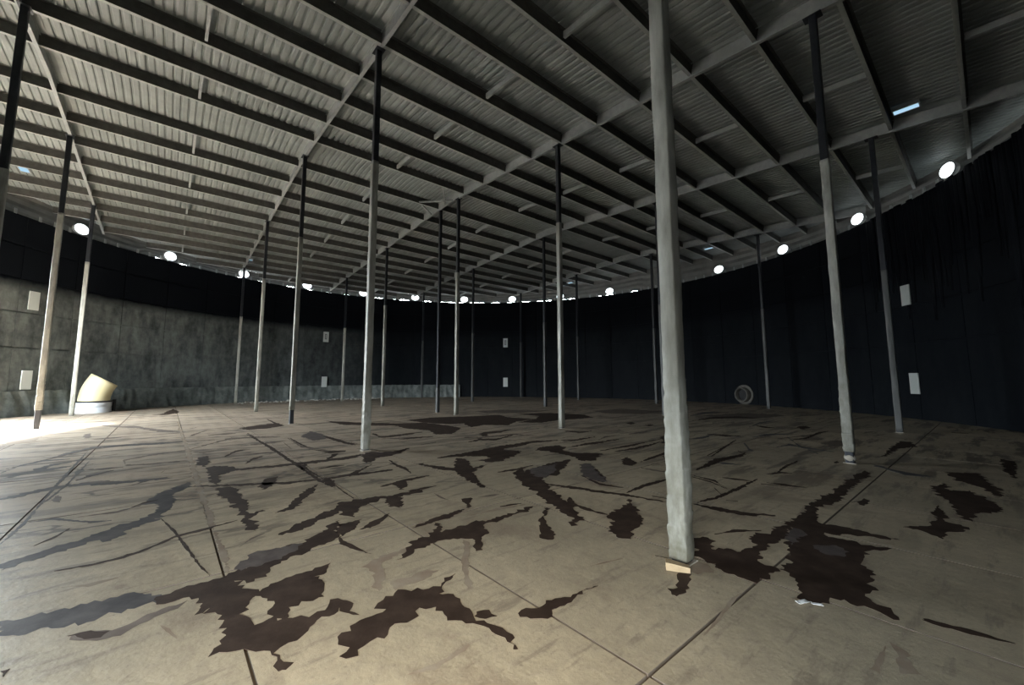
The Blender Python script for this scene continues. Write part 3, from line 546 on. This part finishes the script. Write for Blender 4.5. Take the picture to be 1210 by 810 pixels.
def ragged(pts, amp, seed):
    out = []
    for k in range(len(pts)):
        p, q = Vector(pts[k]), Vector(pts[(k+1) % len(pts)]); d = q-p
        m = max(2, min(24, int(d.length/.035)))
        nrm = Vector((-d.y, d.x)).normalized() if d.length > 1e-6 else Vector((0, 0))
        for s in range(m):
            f = s/m; e = p + d*f
            w = noise.noise(Vector((e.x*7, e.y*7, seed)))*.7 + noise.noise(Vector((e.x*24, e.y*24, seed)))*.75
            out.append(tuple(e + nrm*w*amp*(1 if s else .4)))
    return out
for k, (kind, pts) in enumerate(STAINS):
    pts = [p for i, p in enumerate(pts) if math.dist(p, pts[i-1]) > .008]
    per = sum(math.dist(pts[i], pts[i-1]) for i in range(len(pts)))
    ar = abs(sum(pts[i-1][0]*pts[i][1]-pts[i][0]*pts[i-1][1] for i in range(len(pts)))/2)
    amp = min(.085, 1.25*ar/per)
    rp = ragged(pts, amp, k*3.1)
    zt = .0006 + .00007*(k % 9) + {'d': .0007, 'p': .0013}.get(kind, 0)
    vs, es, fs, *_ = delaunay_2d_cdt([Vector(p) for p in rp], [], [list(range(len(rp)))], 1, 1e-5)
    bm = bmesh.new(); top = [bm.verts.new((p.x, p.y, zt)) for p in vs]
    for f in fs: bm.faces.new([top[i] for i in f])
    bmesh.ops.recalc_face_normals(bm, faces=bm.faces[:])
    if sum(f.normal.z for f in bm.faces) < 0: bmesh.ops.reverse_faces(bm, faces=bm.faces[:])
    rim = [e for e in bm.edges if len(e.link_faces) == 1]
    low = {}
    for e in rim:
        for v in e.verts:
            if v not in low and kind in 'dg': low[v] = bm.verts.new((v.co.x, v.co.y, -.012))
    if kind in 'dg':
      for e in rim: bm.faces.new((e.verts[0], e.verts[1], low[e.verts[1]], low[e.verts[0]]))
    obj('sludge_stain', bm, M_st[kind], floor)

# yard outside the openings
bm = bmesh.new(); prism(bm, [(CX+400*math.cos(2*math.pi*k/48), CY+400*math.sin(2*math.pi*k/48)) for k in range(48)], -.5, -.16)
struct(obj('ground', bm, M_soil), 'gravel yard around the tank')

# ------------------------------------------------------------------ round wall
PH, A_FIRST = 6.8535, -.9
LEFT_DOOR = (A_FIRST+PH*28, A_FIRST+PH*31.0)                         # big opening out of frame to the left
BACK_DOOR = (268.0, 277.5)                                           # access opening the picture is taken from
PORCH = (258.0, 292.0)                                               # shallow porch the picture is taken from
DOOR_H = {0: 6.4, 1: 2.0}
def shell(name, spans, label, extra=()):
    bm = bmesh.new()
    for q in extra: arc_slab(bm, *q)
    for a0, a1, z0, z1 in spans: arc_slab(bm, a0, a1, R+.05, R+.16, z0, z1, max(2, int((a1-a0)/2)))
    return struct(obj(name, bm, M_wall), label)
K0, K1 = -4, 28
wall_right = shell('wall_right', [(A_FIRST+PH*K0, 88.2, -.1, WH)], 'black right half of the round tank wall')
wall_left = shell('wall_left', [(88.2, A_FIRST+PH*K1, -.1, WH)], 'left half of the round tank wall, dusted grey below')
wall_back = shell('wall_back', [(LEFT_DOOR[0], LEFT_DOOR[1], DOOR_H[0], WH), (LEFT_DOOR[1], PORCH[0], -.1, WH),
                                (PORCH[0], PORCH[1], 2.7, WH), (PORCH[1], 360+A_FIRST+PH*K0, -.1, WH)],
                  'tank wall behind the camera with an opening and a porch',
                  [(PORCH[0], PORCH[1], R+.05, R+1.4, 2.6, 2.72, 12), (PORCH[0], PORCH[1], R, R+1.4, -.14, -.002, 12),
                   (PORCH[0], PORCH[0]+.4, R+.05, R+1.4, -.1, 2.65, 1), (PORCH[1]-.4, PORCH[1], R+.05, R+1.4, -.1, 2.65, 1),
                   (PORCH[0], BACK_DOOR[0], R+1.25, R+1.4, -.1, 2.65, 2), (BACK_DOOR[1], PORCH[1], R+1.25, R+1.4, -.1, 2.65, 8),
                   (BACK_DOOR[0], BACK_DOOR[1], R+1.25, R+1.4, DOOR_H[1], 2.65, 6)])
rings = [0, 1.52, 3.02, 4.58, 6.05, 7.5, WH]
for r in range(6):
    bm = bmesh.new(); arc_slab(bm, .035, PH-.035, R, R+.05, rings[r]+.032, rings[r+1]-.032, 5)
    for v in bm.verts: v.co -= Vector((CX, CY, 0))
    first = None
    for k in range(K0, K1):
        par = wall_right if A_FIRST+PH*(k+.5) < 88.2 else wall_left
        if first is None: o = first = obj('wall_panel', bm, M_wall, par)
        else: o = share(first, par)
        o.location = (CX, CY, 0); o.rotation_euler = (0, 0, math.radians(A_FIRST+PH*k))
for nm, D, h, R_ in (('door_1', LEFT_DOOR, DOOR_H[0], R), ('door_2', BACK_DOOR, DOOR_H[1], R+1.2)):
    bm = bmesh.new()
    for e, s in ((D[0], .45), (D[1]-.45, .45)): arc_slab(bm, e, e+s, R_-.02, R_+.25, -.1, h, 2)
    arc_slab(bm, D[0], D[1], R_-.02, R_+.25, h-.12, h, 8)
    struct(obj(nm, bm, M_rafter), 'open doorway frame')

# rumpled membrane skirt along the foot of the left wall
bm = bmesh.new(); V = []
a0, a1, m = 96.0, 191.0, 330
for i in range(m+1):
    g = a0 + (a1-a0)*i/m; col = []
    for j in range(7):
        z = [0.0, .12, .35, .6, .85, 1.05, 1.12][j]
        w = noise.noise(Vector((g*.9, z*1.5, 0)))*.10 + noise.noise(Vector((g*2.3, z*2.5, 4)))*.06
        rr = R - .10 - .16*(1-z/1.12) + w*.9*(1 if j < 6 else .3)
        top = z + (noise.noise(Vector((g*1.2, 9, 0)))*.05 if j > 4 else 0)
        col.append(bm.verts.new(pol(g, min(rr, R-.03), top + (.05*max(0, noise.noise(Vector((g*.7, 3, 3)))) if j == 0 else 0))))
    V.append(col)
for a, b_ in zip(V, V[1:]):
    for j in range(6): bm.faces.new((a[j], b_[j], b_[j+1], a[j+1]))
struct(obj('baseboard_left', bm, M_skirt, None, True), 'grey rumpled membrane skirt along the foot of the left wall')

# hanging folds of lining along the top of the right wall
for k in range(46):
    g = -25 + k*.5 + random.uniform(-.15, .15); h = random.uniform(1.6, 5.2); w = random.uniform(.1, .2)
    bm = bmesh.new()
    prof = [(-w, .01), (-w*.5, .05), (0, random.uniform(.05, .08)), (w*.5, .05), (w, .01)]
    loft(bm, [[pol(g + math.degrees(x/R)*s, R-y*s, z) for x, y in prof] for z, s in ((WH-h, .35), (WH-h*.5, .9), (WH+random.uniform(-.12, .06), 1))])
    obj('liner_fold', bm, M_wall, wall_right, True)

# ------------------------------------------------------------------ roof
ceiling = struct(empty('ceiling', (0, 0, 0)), 'low gable roof of grey corrugated sheets on purlins and rafters')
RA = [-3.15, 3.55, 10.1, 17.0, 25.0]                                 # rafters, above the rows of posts
RO = R + .55
for a in RA:
    lo, hi = chord(a, RO-.1)
    for c0, c1 in ((lo, 16.6), (16.6, hi)):
        rs = []
        m = 4
        for k in range(m+1):
            c = c0+(c1-c0)*k/m; z = roof_z(c)
            pr = [(-.045, 0), (.045, 0), (.045, .014), (.008, .014), (.008, .366), (.045, .366), (.045, .38), (-.045, .38), (-.045, .366), (-.008, .366), (-.008, .014), (-.045, .014)]
            rs.append([ac(a+x, c, z+y) for x, y in pr])
        bm = bmesh.new(); loft(bm, rs); obj('rafter', bm, M_rafter, ceiling)
PC = [15.25-1.54*k for k in range(13)] + [17.55+1.56*k for k in range(12)]
PC = [c for c in PC if chord_c(c, RO-.2)]
bays = list(zip([-99]+RA, RA+[99]))
def purlin_bm(a0, a1, c, z):
    s = 1 if c > 16.6 else 1
    pr = [(-.07, .385), (-.07, .372), (.0, .372), (.0, .088), (.07, .088), (.07, .108), (.08, .108), (.08, .076), (-.012, .076), (-.012, .385)]
    bm = bmesh.new(); loft(bm, [[ac(a, c+x*s, z+y) for x, y in pr] for a in (a0, a1)]); return bm
for c in PC:
    lo, hi = chord_c(c, RO-.15)
    for b0, b1 in bays:
        x0, x1 = max(b0+.012, lo), min(b1-.012, hi)
        if x1-x0 < .25: continue
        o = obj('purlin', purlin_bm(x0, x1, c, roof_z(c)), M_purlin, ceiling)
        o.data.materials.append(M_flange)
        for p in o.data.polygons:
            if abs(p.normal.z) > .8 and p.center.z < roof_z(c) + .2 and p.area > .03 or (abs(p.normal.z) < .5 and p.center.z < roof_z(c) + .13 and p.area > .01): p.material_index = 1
# bridging struts at mid bay, in every second gap between purlins
PS = sorted(PC)
for am in (-6.4, .2, 6.75, 13.5, 20.6):
    for i, (c0, c1) in enumerate(zip(PS, PS[1:])):
        if not any(abs(c0-q) < .05 for q in ([13.71-3.08*k for k in range(6)] + [17.55+3.12*k for k in range(6)])): continue
        ch = chord(am, RO-.3)
        if ch is None or c0 < ch[0] or c1 > ch[1]: continue
        bm = bmesh.new()
        loft(bm, [[ac(am+x, c, roof_z(c)+y) for x, y in ((-.035, .10), (.035, .10), (.035, .112), (-.023, .112), (-.023, .26), (-.035, .26))] for c in (c0+.09, c1-.08)])
        obj('bridging_strut', bm, M_rafter, ceiling)
# corrugated sheets, one field per bay and slope
def sheet_profile(a0, a1):
    k0 = math.ceil(a0/.2); out = [(a0, 0)]
    k = k0
    while k*.2 + .2 < a1:
        p = k*.2
        out += [(p+.0, .008), (p+.03, 0), (p+.115, 0), (p+.142, .008), (p+.152, .05), (p+.19, .05)]
        k += 1
    return [q for i, q in enumerate(out) if i == 0 or q[0] > out[i-1][0]+1e-4] + [(a1, 0)]
edges = [CA-RO+.02] + RA + [CA+RO-.02]
for a0, a1 in zip(edges, edges[1:]):
    for side in (0, 1):
        bm = bmesh.new(); prev = None
        for a, h in sheet_profile(a0, a1):
            lo, hi = chord(a, RO)
            c0, c1 = (lo, 16.6) if side == 0 else (16.6, hi)
            if c1 < c0: c1 = c0 = 16.6
            col = [bm.verts.new(ac(a, c, roof_z(c)+.39+h)) for c in (c0, c0+(c1-c0)*.5, c0+(c1-c0)*.85, c1)] if side == 0 else \
                  [bm.verts.new(ac(a, c, roof_z(c)+.39+h)) for c in (c0, c0+(c1-c0)*.15, c0+(c1-c0)*.5, c1)]
            if prev:
                for j in range(3): bm.faces.new((prev[j], prev[j+1], col[j+1], col[j]))
            prev = col
        o = obj('roof_sheet', bm, M_sheet, ceiling)
# cladding between the wall top and the roof edge, set outside the wall, a slit of daylight below it
bm = bmesh.new(); V = []
for i in range(361):
    p = pol(i, RO-.12); c = T.x*p.x + T.y*p.y
    zt = roof_z(c)+.40
    rr = RO-.12
    z0 = 8.87 + (.062 + .11*max(0, .12+noise.noise(Vector((i*.47, 2, 0)))) if 45 < i < 168 else -.25); col = []
    nz = 9
    for j in range(nz):
        z = z0+(zt-z0)*j/(nz-1); col.append(bm.verts.new(pol(i, rr + (.03 if j % 2 else 0), z)))
    V.append(col)
for a, b_ in zip(V, V[1:]):
    for j in range(8): bm.faces.new((a[j], b_[j], b_[j+1], a[j+1]))
struct(obj('trim_1', bm, M_clad), 'grey ribbed cladding band closing the roof edge above the wall')
# small clips on the wall top
bm = bmesh.new(); box(bm, -.05, .05, -.02, .02, 0, .26)
first = None
for k in range(-2, 30):
    for f in (.22, .5, .78):
        g = A_FIRST + 13.707*(k/2+0) + 13.707*.5*f
        par = wall_right if g < 88.2 else wall_left
        if first is None: o = first = obj('wall_clip', bm, M_rafter, par)
        else: o = share(first, par)
        o.location = pol(g, R+.02, WH-.06); o.rotation_euler = (0, 0, math.radians(g+90))
# gusset beside the second ridge post
bm = bmesh.new()
for p, q in ((ac(9.0, 17.55, roof_z(17.55)+.1), ac(10.1, 16.2, roof_z(16.2)+.02)), (ac(9.0, 17.55, roof_z(17.55)+.1), ac(10.1, 18.3, roof_z(18.3)+.02)), (ac(9.0, 15.3, roof_z(15.3)+.1), ac(10.1, 16.9, roof_z(16.9)+.02))):
    d = (q-p).normalized(); s = d.cross(Vector((0, 0, 1))).normalized()*.045; u = Vector((0, 0, .06))
    loft(bm, [[e-s, e+s, e+s+u, e-s+u] for e in (p, q)])
obj('corner_brace', bm, M_rafter, ceiling)

# ------------------------------------------------------------------ posts
POSTS = [ # x, y, top, wrap height, label
 (-11.05, 8.43, 10.10, 6.2, 'dark square post cut by the left edge of the photo'),
 (-15.34, 13.36, 10.10, 7.3, 'grey wrapped post with a dark foot, left of the pipe elbow, at the bright floor'),
 (-19.35, 18.14, 9.71, 7.0, 'slim pale wrapped post standing just left of the yellow pipe elbow'),
 (1.54, 3.75, 9.36, 7.0, 'thick pale wrapped square post nearest the camera, wood wedge at its foot'),
 (-3.24, 9.38, 9.83, 6.9, 'tall grey wrapped post left of centre, second nearest the camera, dark sludge at its foot'),
 (-7.89, 14.93, 10.25, 7.0, 'pale wrapped post with a short dark band at its foot'),
 (-12.59, 20.45, 9.87, 6.8, 'pale wrapped post second right of the yellow pipe elbow'),
 (-18.24, 27.33, 9.30, 5.9, 'thin dim post by the left wall, first to the right of the pipe elbow'),
 (6.56, 7.93, 9.35, 6.1, 'pale wrapped post right of the nearest post, with a pale knob at its foot'),
 (1.78, 13.53, 9.83, 7.0, 'pale post half wrapped with sharp dark upper half, just right of centre'),
 (-2.35, 18.58, 10.22, 6.6, 'bright wrapped post near centre, right-hand one of a close pair'),
 (-7.62, 24.81, 9.86, 6.2, 'thin pale post right of the tall grey post, first on its right'),
 (-12.35, 30.38, 9.39, 5.5, 'very thin dim post at the back wall beside the plates left of centre'),
 (11.79, 12.36, 9.36, 5.0, 'dark dim post by the right wall next to the pair of plates'),
 (6.98, 18.20, 9.84, 5.0, 'dark post partly hidden just left of the nearest post'),
 (2.21, 23.99, 10.25, 5.0, 'thin dark post left of the half wrapped post'),
 (-2.56, 29.52, 9.84, 5.0, 'thin dark post just right of the close pair of posts'),
 (-7.51, 35.51, 9.34, 5.0, 'farthest thin dark post left of the close pair, at the back wall'),
 (14.18, 22.18, 9.74, 5.5, 'dim thin post at the right wall beside the round pipe opening'),
 (9.81, 26.89, 10.14, 5.0, 'thin dark far post, left-hand one of the two beside the nearest post'),
 (5.57, 32.04, 10.05, 5.0, 'thin dark post at the back wall right of the half wrapped post'),
 (1.22, 37.1, 9.61, 5.0, 'faintest thin post at the back wall right of the centre pair of plates'),
 (-3.43, 19.94, 10.24, 1.2, 'dark unwrapped post near centre, left-hand one of a close pair')]
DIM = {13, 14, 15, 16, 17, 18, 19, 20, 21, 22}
def tube_ring(h, z, seg=4, rd=.018):
    out = []
    for sx, sy, g0 in ((1, 1, 0), (-1, 1, 90), (-1, -1, 180), (1, -1, 270)):
        for g in (0, 45, 90):
            q = math.radians(g0+g); out.append(Vector((sx*(h-rd)+rd*math.cos(q), sy*(h-rd)+rd*math.sin(q), z)))
    return out
ROT = Matrix.Rotation(TH, 4, 'Z')
for i, (x, y, top, wz, label) in enumerate(POSTS):
    root = tag(empty('roof_post', (x, y, 0)), label, 'post', 'posts carrying the roof')
    root.rotation_euler = (0, 0, TH)
    bm = bmesh.new(); loft(bm, [tube_ring(.068, z) for z in (.012, top*.5, top-.012)]); obj('steel_tube', bm, M_steel, root)
    bm = bmesh.new(); box(bm, -.095, .095, -.095, .095, 0, .012); obj('base_plate', bm, M_conc, root)
    bm = bmesh.new(); box(bm, -.11, .11, -.16, .16, top-.016, top-.001); obj('cap_plate', bm, M_steel, root)
    z0 = {1: .62, 5: .5, 8: .22, 22: .0}.get(i, .03)
    near = 1 if i in (3, 4, 8, 1) else 0
    zs = ([z0 + (1.7-z0)*k/150 for k in range(151)] + [1.7 + (wz-1.7)*k/60 for k in range(1, 61)]) if near else [z0 + (wz-z0)*k/40 for k in range(41)]
    rs = []
    for z in zs:
        ring = []
        for p in tube_ring(.0745, z, rd=.014):
            s = .006*noise.noise(Vector((p.x*14, p.y*14, z*2.2 + i*9))) + .004*noise.noise(Vector((p.x*30+z*9, p.y*30, z*5 + i*9)))
            if z < 1.6: s += .006*noise.noise(Vector((p.x*22+z*14, p.y*22, i))) + .004*min(1, (1.6-z)/.4)
            if near and z < 1.65: s += min(1, max(0, (1.65-z)/.6))*.008*((z/.23 - math.atan2(p.y, p.x)/(2*math.pi) + .35*noise.noise(Vector((p.x*5, p.y*5, z*3)))) % 1.0)
            f = 1 + max(s, -.003)/.075; ring.append(Vector((p.x*f, p.y*f, z)))
        rs.append(ring)
    bm = bmesh.new(); loft(bm, rs)
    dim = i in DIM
    o = obj('film_wrap', bm, M_dim if dim else M_wrap, root, True); o['label'] = 'dark film wrap in a shaded tone' if dim else 'pale grey plastic film wrap'
    if i == 8:
        bm = bmesh.new(); bmesh.ops.create_icosphere(bm, subdivisions=2, radius=.095, matrix=Matrix.Translation((0, 0, .1)) @ Matrix.Diagonal((1, 1, .9, 1)))
        obj('foot_mortar', bm, M_conc, root, True)

# ------------------------------------------------------------------ eave lamps
ORD = ['rightmost', 'second from the right', 'third from the right', 'fourth from the right', 'fifth from the right', 'sixth from the right', 'seventh from the right', 'eighth from the right',
       'seventh from the left', 'sixth from the left', 'fifth from the left', 'fourth from the left', 'third from the left', 'second from the left', 'first one left of the yellow elbow', 'half cut by the left edge']
for k in range(-1, 15):
    g = -.9 + 13.707*k
    root = tag(empty('eave_lamp', pol(g, R+.1, WH)), 'round white lamp glaring on the wall top, ' + ORD[k+1], 'lamp', 'lamps along the wall top')
    root.rotation_euler = (0, 0, math.radians(g+180)); root.scale = (1.25, 1.25, 1.25)   # local +x looks at the centre
    S = Vector((1, 0, 0))
    bm = bmesh.new()
    prof = [(-.10, .12), (-.09, .2), (.0, .25), (.06, .27), (.075, .255)]
    loft(bm, [[(x, r_*1.12*math.cos(2*math.pi*q/24), .25 + r_*.86*math.sin(2*math.pi*q/24)) for q in range(24)] for x, r_ in prof])
    obj('housing', bm, M_rafter, root, True)
    bm = bmesh.new()
    prof = [(.076, .24), (.10, .22), (.118, .14), (.124, .02)]
    loft(bm, [[(x, r_*1.12*math.cos(2*math.pi*q/24), .25 + r_*.86*math.sin(2*math.pi*q/24)) for q in range(24)] for x, r_ in prof])
    obj('lens', bm, M_lamp, root, True)
    bm = bmesh.new(); box(bm, -.09, .02, -.05, .05, 0, .04); box(bm, -.07, 0, -.03, .03, .04, .12); obj('bracket', bm, M_rafter, root)

# small skylights under the closed sheeting near the eaves, daylight put in as glow
for a, c, lab in ((16.3, 1.0, 'small bluish skylight high on the right, brightest'), (-5.0, 24.5, 'small bluish skylight at far left beyond the leftmost post'),
                  (3.75, 31.6, 'small skylight above the first lamp right of the pipe elbow'), (16.2, 31.9, 'small skylight above the back wall near centre'),
                  (26.9, 23.4, 'small skylight above the back wall right of the half wrapped post'), (27.0, 11.4, 'small skylight over the right wall just right of the nearest post')):
    root = tag(empty('skylight', ac(a, c, roof_z(c)+.36)), lab, 'skylight', 'small skylights near the eaves'); root.rotation_euler = (0, 0, TH)
    bm = bmesh.new()
    for q in ((-.16, .16, -.30, -.27), (-.16, .16, .27, .30), (-.16, -.13, -.27, .27), (.13, .16, -.27, .27)): box(bm, *q, -.1, .02)
    obj('frame', bm, M_rafter, root)
    bm = bmesh.new(); box(bm, -.13, .13, -.27, .27, -.085, -.07); obj('pane', bm, M_sky_pane, root)

# ------------------------------------------------------------------ plates on the wall
for g, za, zb, wh in ((-177.6, 5.17, 1.6, 'left of the yellow pipe elbow'), (131.25, 5.11, 1.42, 'on the dark wall left of centre'), (83.25, 5.02, 1.34, 'at the middle of the back wall'), (-7.3, 5.05, 1.42, 'on the black right wall')):
    for z, lv in ((za, 'upper'), (zb, 'lower')):
        r_ = R-.03 if not (g in (-177.6, 131.25) and z < 2) else R-.10
        root = tag(empty('wall_plate', pol(g, r_, z)), 'small white upright plate ' + wh + ', ' + lv + ' of two', 'plate', 'white plates on the wall')
        root.rotation_euler = (0, 0, math.radians(g+90))
        bm = bmesh.new(); box(bm, -.21, .21, -.012, .03, -.42, .42); bmesh.ops.bevel(bm, geom=bm.edges[:], offset=.006, segments=1, affect='EDGES'); bo = obj('board', bm, M_tag, root)
        bm = bmesh.new()
        if g in (131.25, 83.25) and z > 3:
            box(bm, -.07, -.02, .031, .036, -.2, .24); box(bm, .04, .09, .031, .036, -.2, .24); box(bm, -.02, .04, .031, .036, .19, .24); box(bm, -.02, .04, .031, .036, -.2, -.15)
            obj('marking', bm, M_print, bo)
        else: bm.free()

# ------------------------------------------------------------------ yellow pipe elbow
px, py = -20.4, 20.1
root = tag(empty('pipe_elbow', (px, py, 0)), 'big yellow pipe elbow in a pale collar standing by the left wall', 'pipe')
vr = Vector((px, py, 0)).normalized(); right = Vector((vr.y, -vr.x, 0))   # bends to the right as seen from the entrance
def circ(cen, ax, up, r, m=32): return [cen + ax*(r*math.cos(2*math.pi*q/m)) + up*(r*math.sin(2*math.pi*q/m)) for q in range(m)]
side = Vector((-right.y, right.x, 0))
def elbow_ring(s, r):                                              # s 0..1 along a bend of 52 degrees
    g = math.radians(32*s); Rb = 2.05
    cen = Vector((0, 0, .52)) + right*(Rb*(1-math.cos(g))) + Vector((0, 0, Rb*math.sin(g)))
    return circ(cen, right*math.cos(g) - Vector((0, 0, math.sin(g))), side, r)
bm = bmesh.new()
out = [elbow_ring(s/12, .575) for s in range(13)]; inn = [elbow_ring(s/12, .53) for s in range(12, -1, -1)]
loft(bm, out+inn, True, False); obj('bend', bm, M_yellow, root, True)
Z = Vector((0, 0, 1)); ex = Vector((1, 0, 0)); ey = Vector((0, 1, 0))
bm = bmesh.new(); loft(bm, [circ(Z*z, ex, ey, r) for z, r in ((.0, .66), (.26, .66), (.27, .645), (.29, .645), (.30, .66), (.50, .66), (.52, .645), (.52, .52), (.02, .52))], True, False)
obj('collar', bm, M_collar, root, True)
bm = bmesh.new(); loft(bm, [circ(Z*z, ex, ey, r) for z, r in ((.505, .668), (.505, .69), (.56, .69), (.575, .60), (.505, .60), (.505, .668))], True, False)
obj('seal_ring', bm, M_dark, root, True)
bm = bmesh.new(); g = right*.67 - side*.0
box(bm, -.06, .06, -.05, .05, .05, .62, Matrix.Translation(right*.72)); obj('clamp', bm, M_dark, root)

# round pipe opening in the right wall
root = tag(empty('pipe_outlet', pol(22.4, R-.02, .62)), 'dim round pipe opening low on the right wall', 'pipe'); root.rotation_euler = (0, 0, math.radians(22.4+180))
bm = bmesh.new(); loft(bm, [[Vector((x, r_*math.cos(2*math.pi*q/32), r_*math.sin(2*math.pi*q/32))) for q in range(32)] for x, r_ in ((.0, .46), (.34, .46), (.35, .45), (.35, .39), (.34, .38), (.02, .38))], True, False)
obj('pipe', bm, M_pipe, root, True)
bm = bmesh.new(); loft(bm, [[Vector((x, r_*math.cos(2*math.pi*q/32), r_*math.sin(2*math.pi*q/32))) for q in range(32)] for x, r_ in ((.0, .47), (.0, .62), (.04, .62), (.04, .47))], True, False)
obj('flange', bm, M_pipe, root)
bm = bmesh.new(); bmesh.ops.create_circle(bm, cap_ends=True, radius=.38, segments=32, matrix=Matrix.Translation((.03, 0, 0)) @ Matrix.Rotation(math.pi/2, 4, 'Y')); obj('back_disc', bm, M_dark, root)

# ------------------------------------------------------------------ small things on the floor
bm = bmesh.new()
loft(bm, [[(x, -.055, 0), (x, .055, 0), (x, .055-.02*k, h), (x, -.055, h)] for k, (x, h) in enumerate(((-.11, .075), (0, .065), (.11, .05)))])
o = tag(obj('wooden_wedge', bm, M_wood), 'pale raw wooden wedge lying against the foot of the nearest post', 'wedge'); o.scale = (.85, .85, .85); o.location = (1.43, 3.58, .004); o.rotation_euler = (0, 0, -.33)
def scrap(x, y, s, lab, rz):
    bm = bmesh.new(); bmesh.ops.create_grid(bm, x_segments=5, y_segments=3, size=1)
    for v in bm.verts: v.co = Vector((v.co.x*s, v.co.y*s*.45, .012 + .012*abs(noise.noise(Vector((v.co.x*3, v.co.y*3, x))))*1.5))
    r = bmesh.ops.solidify(bm, geom=bm.faces[:], thickness=.003)
    o = tag(obj('paper_scrap', bm, M_paper), lab, 'scrap', 'white scraps by the dark sludge'); o.location = (x, y, -.002); o.rotation_euler = (0, 0, rz)
scrap(2.114, 3.073, 0.045, 'larger white scrap at the edge of the dark sludge, right of the nearest post', 0.30)
scrap(2.193, 3.041, 0.035, 'smaller white scrap right beside the larger white scrap', -0.40)
# rubble along the foot of the left wall
bm = bmesh.new()
for k in range(150):
    g = random.uniform(118, 152); r_ = R - random.uniform(.5, 2.2); s = random.uniform(.03, .10)*(1 if random.random() < .85 else 1.5)
    M = Matrix.Translation(pol(g, r_, s*.3)) @ Matrix.Rotation(random.uniform(0, 6), 4, 'Z') @ Matrix.Diagonal((s, s*random.uniform(.6, 1), s*random.uniform(.4, .8), 1))
    bmesh.ops.create_icosphere(bm, subdivisions=1, radius=1, matrix=M)
o = tag(obj('rubble', bm, M_stone), 'loose pale stone rubble along the foot of the left wall', 'rubble'); o['kind'] = 'stuff'

# ------------------------------------------------------------------ daylight openings sampled as portals
for D, h, R_ in ((LEFT_DOOR, DOOR_H[0], R+.3), (BACK_DOOR, DOOR_H[1], R+1.5)):
    l = bpy.data.lights.new('door_portal', 'AREA'); l.shape = 'RECTANGLE'; l.cycles.is_portal = True
    g = (D[0]+D[1])/2; wdt = 2*R_*math.sin(math.radians(D[1]-D[0])/2)
    l.size = wdt; l.size_y = h+.2
    o = bpy.data.objects.new('door_portal', l); C.objects.link(o); o.location = pol(g, R_, h/2)
    d = pol(g, 0, h/2) - o.location; o.rotation_euler = d.to_track_quat('-Z', 'Y').to_euler()
